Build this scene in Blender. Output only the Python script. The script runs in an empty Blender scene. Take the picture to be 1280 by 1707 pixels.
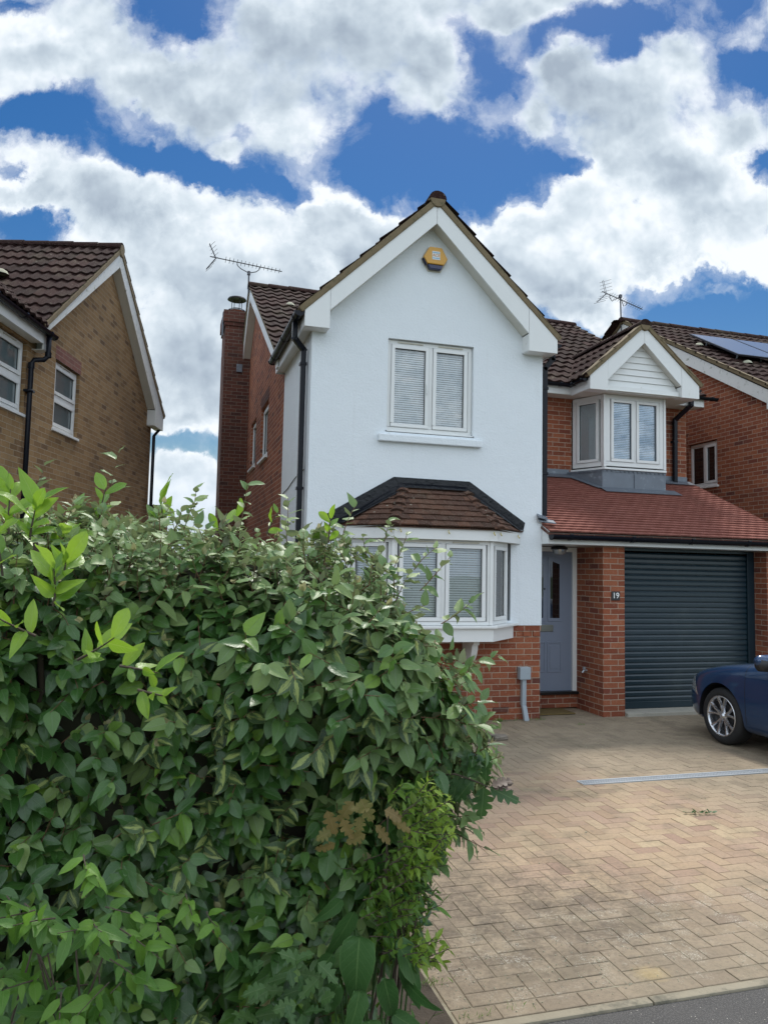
import bpy, bmesh, math, random
import numpy as np
from mathutils import Vector, Matrix
random.seed(7); rng = np.random.default_rng(7)
D = bpy.data
sc = bpy.context.scene
COL = sc.collection
PI = math.pi; R = math.radians

# ------------------------------------------------------------------ camera
F_PX, YAW, PITCH, ROLL = 1263.02, R(16.2165), R(4.4322), R(1.1987)
CAM = Vector((-5.6651, -8.9372, 1.8671))
fw = Vector((math.sin(YAW)*math.cos(PITCH), math.cos(YAW)*math.cos(PITCH), math.sin(PITCH)))
rt = Vector((math.cos(YAW), -math.sin(YAW), 0)); upv = rt.cross(fw)
r2 = math.cos(ROLL)*rt + math.sin(ROLL)*upv; u2 = -math.sin(ROLL)*rt + math.cos(ROLL)*upv
cd = D.cameras.new('camera'); cam = D.objects.new('camera', cd); COL.objects.link(cam)
cd.sensor_fit = 'VERTICAL'; cd.sensor_height = 24; cd.sensor_width = 18
cd.lens = 24*F_PX/1707; cd.clip_end = 2000; cd.clip_start = .05
cam.matrix_world = Matrix((( r2.x, u2.x, -fw.x, CAM.x), (r2.y, u2.y, -fw.y, CAM.y), (r2.z, u2.z, -fw.z, CAM.z), (0, 0, 0, 1)))
sc.camera = cam
sc.render.resolution_x = 767; sc.render.resolution_y = 1024

# ------------------------------------------------------------------ light
SUN_EL, SUN_AZ = R(57), R(24)
sd = D.lights.new('sun', 'SUN'); sd.energy = 2.6; sd.angle = R(9); sd.color = (1, .95, .88)
so = D.objects.new('sun', sd); COL.objects.link(so)
sv = Vector((math.sin(SUN_AZ)*math.cos(SUN_EL), math.cos(SUN_AZ)*math.cos(SUN_EL), math.sin(SUN_EL)))
so.rotation_euler = sv.to_track_quat('Z', 'Y').to_euler(); so.location = (0, -6, 30)
sc.view_settings.view_transform = 'Standard'; sc.view_settings.look = 'None'
sc.view_settings.exposure = 0.40; sc.view_settings.gamma = 1
sc.cycles.use_denoising = True
sc.cycles.max_bounces = 8; sc.cycles.transparent_max_bounces = 12

# ------------------------------------------------------------------ node helpers
class NT:
    def __init__(s, nt): s.nt = nt; nt.nodes.clear()
    def n(s, t, **kw):
        nd = s.nt.nodes.new(t)
        for k, v in kw.items():
            if k == 'i':
                for a, b in v.items():
                    if isinstance(b, bpy.types.NodeSocket): s.nt.links.new(b, nd.inputs[a])
                    else: nd.inputs[a].default_value = b
            else: setattr(nd, k, v)
        return nd
    def m(s, op, *a, clamp=False):
        nd = s.nt.nodes.new('ShaderNodeMath'); nd.operation = op; nd.use_clamp = clamp
        for i, b in enumerate(a):
            if isinstance(b, bpy.types.NodeSocket): s.nt.links.new(b, nd.inputs[i])
            else: nd.inputs[i].default_value = b
        return nd.outputs[0]
    def vm(s, op, *a, out=0):
        nd = s.nt.nodes.new('ShaderNodeVectorMath'); nd.operation = op
        for i, b in enumerate(a):
            if isinstance(b, bpy.types.NodeSocket): s.nt.links.new(b, nd.inputs[i])
            elif isinstance(b, (int, float)) and nd.inputs[i].type == 'VALUE': nd.inputs[i].default_value = b
            else: nd.inputs[i].default_value = b
        return nd.outputs[out]
    def mix(s, fac, a, b, mode='MIX'):
        nd = s.nt.nodes.new('ShaderNodeMix'); nd.data_type = 'RGBA'; nd.blend_type = mode
        for k, v in ((0, fac), (6, a), (7, b)):
            if isinstance(v, bpy.types.NodeSocket): s.nt.links.new(v, nd.inputs[k])
            else: nd.inputs[k].default_value = v if k == 0 else (tuple(v)+(1,) if len(v) == 3 else v)
        return nd.outputs[2]
    def ss(s, x, lo, hi, a=0., b=1.):
        nd = s.nt.nodes.new('ShaderNodeMapRange'); nd.interpolation_type = 'SMOOTHSTEP'
        for i, v in enumerate((x, lo, hi, a, b)):
            if isinstance(v, bpy.types.NodeSocket): s.nt.links.new(v, nd.inputs[i])
            else: nd.inputs[i].default_value = v
        return nd.outputs[0]
    def noise(s, vec, scale, detail=3, rough=.5, dist=0., out=0, dim='3D'):
        nd = s.n('ShaderNodeTexNoise', noise_dimensions=dim, i={'Scale': scale, 'Detail': detail, 'Roughness': rough, 'Distortion': dist})
        if vec is not None: s.nt.links.new(vec, nd.inputs['Vector'])
        return nd.outputs[out]
    def ramp(s, fac, stops):
        nd = s.nt.nodes.new('ShaderNodeValToRGB'); e = nd.color_ramp.elements
        while len(e) < len(stops): e.new(.5)
        for k, (p, c) in enumerate(stops): e[k].position = p; e[k].color = tuple(c)+(1,) if len(c) == 3 else c
        s.nt.links.new(fac, nd.inputs[0]); return nd.outputs[0]

# ------------------------------------------------------------------ sky
w = D.worlds.new('World'); sc.world = w; w.use_nodes = True
T = NT(w.node_tree)
sky = T.n('ShaderNodeTexSky', sky_type='NISHITA', sun_disc=False, sun_elevation=SUN_EL, sun_rotation=SUN_AZ, air_density=1.3, dust_density=.3, ozone_density=3.0)
hs = T.n('ShaderNodeHueSaturation', i={'Saturation': 1.45, 'Value': .56, 'Hue': .508, 'Color': sky.outputs[0]}).outputs[0]
tc = T.n('ShaderNodeTexCoord').outputs['Generated']
# fixed tangent plane on the part of the sky above the house; units: thousandths
f_d = T.m('MAXIMUM', T.vm('DOT_PRODUCT', tc, tuple(fw), out=1), .12)
gx = T.m('ADD', T.m('MULTIPLY', T.m('DIVIDE', T.vm('DOT_PRODUCT', tc, tuple(r2), out=1), f_d), F_PX/1000), .640)
gy = T.m('SUBTRACT', .8535, T.m('MULTIPLY', T.m('DIVIDE', T.vm('DOT_PRODUCT', tc, tuple(u2), out=1), f_d), F_PX/1000))
cmb = T.n('ShaderNodeCombineXYZ', i={0: gx, 1: gy, 2: 0.}).outputs[0]
n1 = T.noise(cmb, 5.5, 7, .60, out=1, dim='2D')
warp = T.vm('SCALE', T.vm('SUBTRACT', n1, (.5, .5, .5))); w.node_tree.nodes[-1].inputs['Scale'].default_value = .15
P = T.vm('ADD', cmb, warp)
BL = [ # cx cy rx ry rot weight   (cloud masses)
 (.10,.07,.34,.135,8,1),(.30,.125,.30,.11,12,1),(.46,.06,.16,.10,0,1),(.47,.17,.10,.115,-25,.85),(.60,.03,.26,.13,0,1),(.72,.10,.12,.115,20,1),(.735,.185,.05,.05,0,.9),
 (.85,.02,.22,.08,-8,1),(.40,.24,.045,.055,0,.7),(.99,.0,.12,.03,0,.7),
 (.03,.30,.13,.095,0,1),(.15,.345,.17,.11,10,1),(.28,.40,.17,.135,12,1),(.42,.475,.20,.145,10,1),(.56,.365,.065,.085,-10,1),(.60,.45,.12,.10,0,1),(.10,.46,.16,.07,0,1),
 (.34,.60,.20,.16,0,1),(.50,.62,.25,.18,0,1),(.12,.62,.3,.20,0,1),(.31,.80,.12,.055,0,1),(.28,.70,.07,.035,0,.9),
 (.96,.14,.10,.10,0,1),(.90,.19,.05,.04,0,.8),(1.05,.18,.17,.16,0,1),(1.14,.11,.11,.09,20,1),(1.22,.20,.10,.09,0,1),(1.24,.06,.10,.04,-30,.55),(1.03,.27,.10,.08,10,1),
 (1.14,.30,.18,.11,15,1),(1.24,.36,.09,.08,40,1),(.93,.37,.12,.11,-20,1),(1.02,.40,.16,.09,10,1),(.86,.44,.12,.09,0,1),(.95,.47,.12,.09,0,1),(.97,.52,.09,.05,0,1),(.80,.385,.05,.03,-20,.6),
 (1.15,.44,.045,.014,5,.50),(1.165,.49,.06,.013,-8,.45),(.84,.33,.04,.014,-25,.4),(.80,.25,.02,.01,0,.35),
]
acc = None
for cx, cy, rx, ry, ro, wt in BL:
    mp = T.n('ShaderNodeMapping', vector_type='TEXTURE', i={'Vector': P, 'Location': (cx, cy, 0), 'Rotation': (0, 0, R(ro)), 'Scale': (rx, ry, 1)})
    d = T.vm('LENGTH', mp.outputs[0], out=1)
    v = T.m('MULTIPLY', T.m('SUBTRACT', 1.15, d), wt)
    acc = v if acc is None else T.n('ShaderNodeMath', operation='SMOOTH_MAX', i={0: acc, 1: v, 2: .12}).outputs[0]
for cx, cy, rx, ry, ro, wt in [(.285,.02,.06,.045,20,1.3),(.02,.0,.04,.012,0,.5),(.30,.265,.2,.02,14,.9),(.08,.185,.14,.018,2,.9),(.785,.10,.06,.03,30,1.),(.73,.29,.12,.06,0,1.),(1.0,.05,.10,.028,-12,1.2),(1.26,.10,.05,.045,0,.8),(.62,.20,.03,.03,0,.5),(.0,.285,.03,.02,0,.8),(.02,.365,.05,.02,10,.7),(.94,.268,.04,.012,10,.7),(.54,.455,.04,.012,20,.3),(.30,.745,.10,.014,0,.45),(.44,.20,.04,.02,0,.4),(1.15,.53,.16,.05,0,1.),(1.29,.27,.04,.03,0,.7)]:
    mp = T.n('ShaderNodeMapping', vector_type='TEXTURE', i={'Vector': P, 'Location': (cx, cy, 0), 'Rotation': (0, 0, R(ro)), 'Scale': (rx*1.9, ry*1.9, 1)})
    d = T.vm('LENGTH', mp.outputs[0], out=1)
    acc = T.m('SUBTRACT', acc, T.m('MULTIPLY', T.ss(d, .0, 1.15, 1, 0), wt))
# elsewhere in the sky (outside this tangent patch) unseen broken cloud, thickened for fill light
gen = T.m('MULTIPLY', T.m('SUBTRACT', T.noise(tc, 2.6, 5, .55), .42), 5.)
inpatch = T.m('MULTIPLY', T.ss(T.vm('DOT_PRODUCT', tc, tuple(fw), out=1), .55, .72), 1.)
acc = T.m('ADD', T.m('MULTIPLY', acc, inpatch), T.m('MULTIPLY', gen, T.m('SUBTRACT', 1., inpatch)))
def puff(v, sc_=7.5, det=3.):
    nd = T.n('ShaderNodeTexVoronoi', voronoi_dimensions='2D', feature='SMOOTH_F1', i={'Vector': v, 'Scale': sc_, 'Detail': det, 'Roughness': .52, 'Lacunarity': 2.1, 'Smoothness': .35, 'Randomness': 1.}); nd.normalize = True
    return nd.outputs[0]
pw = T.vm('ADD', cmb, T.vm('SCALE', T.vm('SUBTRACT', T.noise(cmb, 9., 5, .6, out=1, dim='2D'), (.5, .5, .5)))); w.node_tree.nodes[-2].inputs['Scale'].default_value = .05
for nd_ in w.node_tree.nodes:
    if nd_.type == 'VECT_MATH' and nd_.operation == 'SCALE' and nd_.inputs['Scale'].default_value == 1.0: nd_.inputs['Scale'].default_value = .05
fb = T.noise(cmb, 3.6, 10, .60, dim='2D')
dfs = lambda v: T.m('SUBTRACT', .42, puff(v))
SH = (.007, -.020, 0)                     # towards the sun
d0 = T.m('ADD', T.m('ADD', acc, T.m('MULTIPLY', T.m('SUBTRACT', fb, .5), 1.3)), T.m('MULTIPLY', dfs(pw), 1.15))
fine = T.noise(P, 30., 7, .70, dim='2D')
dens = T.m('ADD', d0, T.m('MULTIPLY', T.m('SUBTRACT', fine, .5), .50))
soft = T.ss(gy, .34, .16, 0, 1)
alpha = T.m('MAXIMUM', T.ss(dens, T.m('SUBTRACT', .06, T.m('MULTIPLY', soft, .10)), T.m('ADD', .46, T.m('MULTIPLY', soft, .42))), T.m('MULTIPLY', T.ss(T.m('ADD', dens, T.m('MULTIPLY', T.m('SUBTRACT', T.noise(P, 9., 7, .65, dim='2D'), .5), 1.6)), -.25, .65), .45))
rel = T.m('ADD', T.m('MULTIPLY', T.m('SUBTRACT', dfs(pw), dfs(T.vm('ADD', pw, SH))), 1.5), T.m('MULTIPLY', T.m('SUBTRACT', T.noise(cmb, 3.6, 5, .55, dim='2D'), T.noise(T.vm('ADD', cmb, (.012, -.034, 0)), 3.6, 5, .55, dim='2D')), 2.2))
rel = T.m('ADD', rel, T.m('MULTIPLY', T.m('SUBTRACT', fine, .5), .16))
big = T.noise(T.vm('ADD', cmb, (3.1, 1.7, 0)), 4.2, 5, .55, dim='2D')
thick = T.m('MULTIPLY', T.ss(dens, .45, 1.35), T.ss(big, .30, .58))
DK = [(1.03,.225,.13,.055,5,.9),(.97,.17,.09,.06,-30,.35),(.56,.10,.22,.07,5,.5),(.12,.09,.16,.04,5,.35),(.33,.17,.18,.05,10,.45),(.45,.50,.2,.06,10,.35),(.30,.47,.2,.06,10,.3),(1.08,.29,.1,.03,0,.45)]
dk = None
for cx, cy, rx, ry, ro, wt in DK:
    mp = T.n('ShaderNodeMapping', vector_type='TEXTURE', i={'Vector': P, 'Location': (cx, cy, 0), 'Rotation': (0, 0, R(ro)), 'Scale': (rx, ry, 1)})
    v = T.ss(T.vm('LENGTH', mp.outputs[0], out=1), .2, 1.25, wt, 0)
    dk = v if dk is None else T.m('MAXIMUM', dk, v)
shade = T.m('ADD', T.m('MULTIPLY', thick, .50), T.m('MULTIPLY', dk, .55))
base_ = T.m('SUBTRACT', T.m('SUBTRACT', 1.0, T.m('MULTIPLY', T.ss(dens, .25, 1.0), .28)), shade)
base_ = T.n('ShaderNodeMath', operation='SMOOTH_MAX', i={0: base_, 1: .24, 2: .3}).outputs[0]
bright = T.m('ADD', base_, rel, clamp=True)
cc = T.ramp(bright, [(0, (3.0, 3.6, 4.35)), (.35, (4.1, 4.8, 5.5)), (.7, (5.6, 6.3, 6.9)), (1, (7.4, 7.8, 8.2))])
fill_gain = T.m('ADD', 1., T.m('MULTIPLY', T.m('SUBTRACT', 1., inpatch), 1.15))      # unseen cloud opposite the sun, brightened to add fill light
cc = T.vm('SCALE', cc); w.node_tree.links.new(fill_gain, w.node_tree.nodes[-1].inputs['Scale'])
skyc = T.mix(alpha, hs, cc)
zz_ = T.n('ShaderNodeSeparateXYZ', i={0: tc}).outputs[2]
skyc = T.mix(T.ss(zz_, .0, .16, 1, 0), skyc, (5.0, 5.9, 6.9))   # pale air near the horizon
skyc = T.mix(T.ss(zz_, -.06, -.005, 1, 0), skyc, (1.1, 1.2, .8))
bg = T.n('ShaderNodeBackground', i={'Color': skyc, 'Strength': .1})
T.nt.links.new(bg.outputs[0], T.n('ShaderNodeOutputWorld').inputs[0])

# ------------------------------------------------------------------ materials
M = {}
def mat(name):
    m = D.materials.new(name); m.use_nodes = True; t = NT(m.node_tree)
    b = t.n('ShaderNodeBsdfPrincipled'); o = t.n('ShaderNodeOutputMaterial')
    m.node_tree.links.new(b.outputs[0], o.inputs[0]); M[name] = m
    return m, t, b, o
def lk(t, a, b): t.nt.links.new(a, b)
def bump(t, b, h, strength=.3, dist=.01):
    bn = t.n('ShaderNodeBump', i={'Strength': strength, 'Distance': dist, 'Height': h}); lk(t, bn.outputs[0], b.inputs['Normal'])
def simple(name, col, rough=.5, metal=0., var=.08, scale=6., spec=.5, dirt=None, bmp=0., bscale=60.):
    m, t, b, o = mat(name)
    pos = t.n('ShaderNodeNewGeometry').outputs['Position']
    n = t.noise(pos, scale, 5, .6)
    c = t.mix(n, [x*(1-var) for x in col], [min(1, x*(1+var)) for x in col])
    if dirt:
        dn = t.ss(t.noise(pos, dirt[1], 6, .7), dirt[2], dirt[3]); c = t.mix(dn, c, dirt[0])
    lk(t, c, b.inputs['Base Color'])
    rn = t.m('ADD', rough-.06, t.m('MULTIPLY', t.noise(pos, scale*3, 3, .6), .12)); lk(t, rn, b.inputs['Roughness'])
    b.inputs['Metallic'].default_value = metal; b.inputs['Specular IOR Level'].default_value = spec
    if bmp: bump(t, b, t.noise(pos, bscale, 4, .6), bmp, .006)
    return m
def brick(name, cols, mortar, dark=(.09, .05, .04), mort=.010, dirty=.25):
    m, t, b, o = mat(name)
    uv = t.n('ShaderNodeTexCoord').outputs['UV']; pos = t.n('ShaderNodeNewGeometry').outputs['Position']
    wob = t.vm('SCALE', t.vm('SUBTRACT', t.noise(uv, 9., 3, .5, out=1), (.5, .5, .5))); t.nt.nodes[-1].inputs['Scale'].default_value = .006
    uvw = t.vm('ADD', uv, wob)
    bt = t.n('ShaderNodeTexBrick', offset=.5, i={'Vector': uvw, 'Color1': (0, 0, 0, 1), 'Color2': (1, 1, 1, 1), 'Mortar': (.5, .5, .5, 1), 'Scale': 1., 'Mortar Size': mort/2, 'Mortar Smooth': .25, 'Bias': 0., 'Brick Width': .225, 'Row Height': .075})
    rnd = bt.outputs[0]
    c = t.ramp(rnd, [(0, cols[0]), (.35, cols[1]), (.7, cols[2]), (.9, cols[3]), (1, dark)])
    fine = t.noise(pos, 70., 5, .7); blot = t.noise(pos, 1.3, 5, .6)
    c = t.mix(t.ss(fine, .42, .75, 0, .5), c, [x*.55 for x in cols[0]])
    c = t.mix(t.ss(t.noise(pos, 28., 4, .6), .55, .75, 0, .35), c, mortar)
    mc = t.mix(t.noise(pos, 30., 3, .6), [x*.75 for x in mortar], [min(1, x*1.15) for x in mortar])
    c = t.mix(bt.outputs[1], c, mc)
    c = t.mix(t.ss(blot, .45, .75, 0, dirty), c, (.05, .04, .035))
    lk(t, c, b.inputs['Base Color']); b.inputs['Roughness'].default_value = .9; b.inputs['Specular IOR Level'].default_value = .25
    h = t.m('ADD', t.m('MULTIPLY', t.m('SUBTRACT', 1., bt.outputs[1]), 1.), t.m('MULTIPLY', fine, .35)); bump(t, b, h, .55, .008)
    return m
brick('brick_red', [(.20,.058,.032), (.275,.084,.042), (.34,.118,.060), (.215,.062,.038)], (.42,.33,.25), (.12,.045,.035))
brick('brick_buff', [(.24,.142,.066), (.285,.175,.082), (.325,.21,.105), (.20,.118,.057)], (.33,.27,.19), (.145,.088,.05))
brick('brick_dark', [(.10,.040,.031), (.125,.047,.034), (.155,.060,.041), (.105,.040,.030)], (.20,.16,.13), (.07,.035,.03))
brick('brick_header', [(.20,.085,.07), (.23,.10,.08), (.26,.12,.095), (.2,.085,.07)], (.30,.22,.18), (.14,.06,.05))
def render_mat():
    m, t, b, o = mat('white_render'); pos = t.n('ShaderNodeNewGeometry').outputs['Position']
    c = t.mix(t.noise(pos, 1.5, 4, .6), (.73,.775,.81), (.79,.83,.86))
    sep = t.n('ShaderNodeSeparateXYZ', i={0: pos})
    st = t.vm('MULTIPLY', pos, (9., 9., .5))
    c = t.mix(t.ss(t.noise(st, 1., 5, .6), .58, .82, 0, .20), c, (.45,.45,.42))
    lk(t, c, b.inputs['Base Color']); b.inputs['Roughness'].default_value = .85; b.inputs['Specular IOR Level'].default_value = .2
    h = t.m('ADD', t.noise(pos, 38., 6, .7), t.m('MULTIPLY', t.noise(pos, 6., 3, .5), .9)); bump(t, b, h, .55, .012)
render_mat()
simple('white_pvc', (.74,.75,.74), .33, var=.03, dirt=((.50,.49,.44), 7., .62, .85))
simple('white_paint_dirty', (.66,.66,.63), .5, var=.04, dirt=((.22,.23,.16), 9., .56, .74))
simple('soffit_pvc', (.62,.61,.55), .45, var=.05)
simple('black_pvc', (.008,.009,.014), .25, var=.2, spec=.18)
simple('black_bitumen', (.004,.005,.008), .12, var=.3, spec=.30, bmp=1., bscale=16.)
simple('mortar_verge', (.185,.14,.08), .9, var=.25, scale=9., dirt=((.10,.09,.045), 12., .5, .7), bmp=.5, bscale=50.)
simple('lead', (.15,.17,.20), .45, metal=.35, var=.2, scale=5., dirt=((.32,.35,.38), 6., .55, .75))
simple('concrete', (.36,.34,.29), .9, var=.18, scale=8., dirt=((.16,.15,.12), 5., .55, .75), bmp=.5)
simple('kerb_stone', (.27,.235,.17), .9, var=.2, scale=8., dirt=((.12,.11,.08), 7., .45, .7), bmp=.5)
simple('slab_stone', (.21,.18,.145), .9, var=.2, scale=8., dirt=((.07,.07,.05), 5., .45, .7), bmp=.5)
simple('galvanised', (.42,.46,.50), .45, metal=.5, var=.15)
simple('grey_plastic', (.33,.38,.42), .45, var=.06, dirt=((.16,.15,.12), 14., .62, .8))
simple('door_paint', (.195,.23,.30), .38, var=.05)
simple('brass', (.20,.21,.18), .35, metal=.6, var=.1)
simple('garage_paint', (.008,.024,.035), .33, var=.06, spec=.6, dirt=((.022,.040,.048), 2.5, .5, .8))
simple('room_shade', (.010,.010,.010), .9)
simple('terracotta', (.32,.11,.055), .8, var=.15)
simple('black_metal', (.02,.018,.018), .4, metal=.5)
simple('aerial_metal', (.10,.10,.11), .45, metal=.6)
simple('yellow_plastic', (.62,.33,.055), .4, var=.05, dirt=((.40,.20,.05), 30., .6, .8))
simple('blue_lens', (.012,.018,.07), .15)
simple('cream_plastic', (.55,.52,.44), .5)
simple('yellow_stain', (.55,.45,.12), .7)
simple('orange_print', (.60,.28,.08), .6)
simple('blue_print', (.25,.45,.60), .6)
simple('label_white', (.70,.74,.76), .5)
simple('plate_black', (.02,.02,.02), .4)
simple('digit_white', (.80,.80,.78), .5)
simple('mat_coir', (.15,.105,.035), .95, var=.35, scale=40., bmp=.8, bscale=200.)
simple('blind_slat', (.84,.86,.86), .45, var=.03)
simple('curtain_net', (.62,.65,.65), .8, var=.06, scale=3.)
simple('lichen', (.36,.35,.26), .95, var=.3, scale=60.)
simple('solar_frame', (.02,.02,.025), .35)
simple('vent_terracotta', (.20,.075,.05), .8, var=.2, scale=30.)
simple('rubber', (.014,.014,.015), .75, var=.2, scale=20.)
simple('alloy', (.62,.63,.66), .28, metal=.95, var=.05)
simple('chrome', (.8,.8,.8), .12, metal=1.)
simple('car_trim', (.015,.015,.017), .5)
simple('soil', (.055,.042,.030), .98, var=.4, scale=18., bmp=.8, bscale=80.)
def glass(name, tint=(.55,.6,.62), refl=.04, trans=.75, dark=(.02,.025,.03)):
    m, t, b, o = mat(name); t.nt.nodes.remove(b)
    pos = t.n('ShaderNodeNewGeometry').outputs['Position']
    bn = t.n('ShaderNodeBump', i={'Strength': .06, 'Distance': .02, 'Height': t.noise(pos, 1.6, 2, .5)})
    g = t.n('ShaderNodeBsdfGlossy', i={'Color': (1, 1, 1, 1), 'Roughness': .02, 'Normal': bn.outputs[0]})
    tr = t.n('ShaderNodeBsdfTransparent', i={'Color': tuple(tint)+(1,)})
    df = t.n('ShaderNodeBsdfDiffuse', i={'Color': tuple(dark)+(1,)})
    m1 = t.n('ShaderNodeMixShader', i={0: 1-trans, 1: tr.outputs[0], 2: df.outputs[0]})
    fr = t.n('ShaderNodeFresnel', i={'IOR': 1.5, 'Normal': bn.outputs[0]}).outputs[0]
    m2 = t.n('ShaderNodeMixShader', i={0: t.m('ADD', t.m('MULTIPLY', fr, 1.1), refl, clamp=True), 1: m1.outputs[0], 2: g.outputs[0]})
    lk(t, m2.outputs[0], o.inputs[0])
glass('glass', (.95,.97,.98), .03, .98)
glass('glass_blue', (.80,.88,.95), .03, .95)
glass('glass_dark', (.2,.22,.25), .03, .3, (.008,.01,.012))
glass('glass_frosted', (.3,.35,.35), .03, .1, (.13,.165,.17))
glass('lamp_glass', (.5,.5,.5), .2, .4, (.4,.42,.42))
def tile_mat(name, cols, gx=.3, gy=.34, lich=.5, moss=(.13,.12,.075)):
    m, t, b, o = mat(name)
    uv = t.n('ShaderNodeTexCoord').outputs['UV']; pos = t.n('ShaderNodeNewGeometry').outputs['Position']
    fl = t.vm('FLOOR', t.vm('DIVIDE', uv, (gx, gy, 1.)))
    wn = t.n('ShaderNodeTexWhiteNoise', noise_dimensions='2D', i={'Vector': fl}).outputs[0]
    c = t.ramp(wn, [(0, cols[0]), (.5, cols[1]), (1, cols[2])])
    c = t.mix(t.ss(t.noise(pos, 1.7, 5, .65), .48, .75, 0, .28), c, moss)
    c = t.mix(t.ss(t.noise(pos, 42., 5, .75), .5, .8, 0, .5), c, [x*1.6 for x in cols[2]])
    vo = t.n('ShaderNodeTexVoronoi', i={'Vector': pos, 'Scale': 9., 'Randomness': 1.})
    big = t.ss(t.noise(pos, 2.3, 3, .5), .42, .65)
    sp = t.m('MULTIPLY', t.m('MULTIPLY', t.ss(t.m('ADD', vo.outputs[0], t.m('MULTIPLY', t.noise(pos, 45., 3, .6), .25)), .20, .27, 1, 0), big), lich)
    c = t.mix(sp, c, (.45,.44,.36))
    vo2 = t.n('ShaderNodeTexVoronoi', i={'Vector': pos, 'Scale': 55., 'Randomness': 1.})
    c = t.mix(t.m('MULTIPLY', t.ss(vo2.outputs[0], .14, .24, 1, 0), lich*.6), c, (.40,.38,.32))
    lk(t, c, b.inputs['Base Color']); b.inputs['Roughness'].default_value = .9; b.inputs['Specular IOR Level'].default_value = .1
    bump(t, b, t.noise(pos, 60., 5, .7), .4, .006)
tile_mat('tile_dark', [(.021,.0105,.0095), (.030,.0145,.013), (.040,.019,.0165)])
tile_mat('tile_brown', [(.065,.038,.029), (.090,.050,.037), (.13,.068,.046)], .165, .1, 1.0, (.10,.09,.06))
tile_mat('tile_red', [(.20,.078,.060), (.22,.088,.069), (.24,.098,.077)], .165, .1, .10, (.15,.075,.06))
def solar():
    m, t, b, o = mat('solar_cells'); b.inputs['Base Color'].default_value = (.12,.13,.15,1); b.inputs['Roughness'].default_value = .34; b.inputs['Specular IOR Level'].default_value = 1.
    b.inputs['Coat Weight'].default_value = .8; b.inputs['Coat Roughness'].default_value = .25
solar()
def carpaint():
    m, t, b, o = mat('car_paint'); b.inputs['Base Color'].default_value = (.004,.038,.115,1); b.inputs['Metallic'].default_value = .35; b.inputs['Roughness'].default_value = .35
    b.inputs['Coat Weight'].default_value = 1.; b.inputs['Coat Roughness'].default_value = .04
carpaint()
def paver_mat():
    m, t, b, o = mat('pavers'); pos = t.n('ShaderNodeNewGeometry').outputs['Position']
    at = t.n('ShaderNodeAttribute', attribute_name='tint').outputs['Fac']
    warm = t.ramp(at, [(0, (.36,.245,.16)), (.25, (.43,.315,.20)), (.5, (.37,.25,.18)), (.75, (.46,.35,.22)), (1, (.32,.205,.15))])
    grey = t.ramp(at, [(0, (.27,.215,.15)), (.5, (.31,.25,.175)), (1, (.24,.19,.135))])
    sep = t.n('ShaderNodeSeparateXYZ', i={0: pos})
    # worn clean swathe between the weathered areas; lichen and soot patches near the road and the hedge
    wv = t.vm('ADD', pos, t.vm('SUBTRACT', t.noise(pos, .9, 3, .5, out=1), (.5, .5, .5)))
    mp = t.n('ShaderNodeMapping', vector_type='TEXTURE', i={'Vector': wv, 'Location': (-2.7, -3.6, 0), 'Rotation': (0, 0, R(-38)), 'Scale': (2.0, 1.35, 1)})
    clean = t.ss(t.vm('LENGTH', mp.outputs[0], out=1), .55, 1.45, 1, 0)
    c = t.mix(t.m('MULTIPLY', clean, .85), grey, warm)
    n2 = t.noise(pos, 2.2, 6, .7)
    c = t.mix(t.ss(n2, .46, .72, 0, .6), c, (.14,.12,.08))
    ms = t.n('ShaderNodeMapping', vector_type='TEXTURE', i={'Vector': wv, 'Location': (-3.8, -4.95, 0), 'Rotation': (0, 0, R(10)), 'Scale': (1.35, .95, 1)})
    soot = t.m('MULTIPLY', t.ss(t.vm('LENGTH', ms.outputs[0], out=1), .3, 1.3, 1, 0), t.ss(t.noise(pos, 5., 7, .75), .36, .60))
    soot = t.m('MULTIPLY', soot, t.ss(t.noise(pos, 30., 6, .8), .36, .58, .35, 1.))
    c = t.mix(t.m('MULTIPLY', soot, .82), c, (.105,.082,.062))
    vo = t.n('ShaderNodeTexVoronoi', i={'Vector': t.vm('ADD', pos, t.vm('SUBTRACT', t.noise(pos, 60., 2, .5, out=1), (.5, .5, .5))), 'Scale': 40., 'Randomness': 1.})
    mg = t.n('ShaderNodeMapping', vector_type='TEXTURE', i={'Vector': wv, 'Location': (-3.3, -5.35, 0), 'Rotation': (0, 0, R(8)), 'Scale': (1.7, .55, 1)})
    lz = t.m('MULTIPLY', t.ss(t.vm('LENGTH', mg.outputs[0], out=1), .3, 1.3, 1, 0), t.ss(t.noise(pos, 6., 5, .7), .48, .66))
    grit = t.m('MAXIMUM', t.m('MULTIPLY', lz, t.ss(t.noise(pos, 90., 4, .8), .50, .62)), t.m('MULTIPLY', t.ss(t.noise(pos, 150., 3, .7), .66, .74), .35))
    c = t.mix(t.m('MULTIPLY', grit, .9), c, (.56,.54,.46))
    my = t.n('ShaderNodeMapping', vector_type='TEXTURE', i={'Vector': pos, 'Location': (-3.37, -5.72, 0), 'Scale': (.12, .10, 1)})
    c = t.mix(t.m('MULTIPLY', t.ss(t.m('ADD', t.vm('LENGTH', my.outputs[0], out=1), t.m('MULTIPLY', t.noise(pos, 25., 4, .6), .6)), .5, 1.3, 1, 0), .30), c, (.50,.36,.12))
    c = t.mix(t.ss(t.noise(pos, 40., 6, .75), .42, .8, 0, .55), c, (.12,.10,.075))
    lk(t, c, b.inputs['Base Color']); b.inputs['Roughness'].default_value = .88; b.inputs['Specular IOR Level'].default_value = .3
    bump(t, b, t.noise(pos, 110., 5, .75), .5, .006)
paver_mat()
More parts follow.
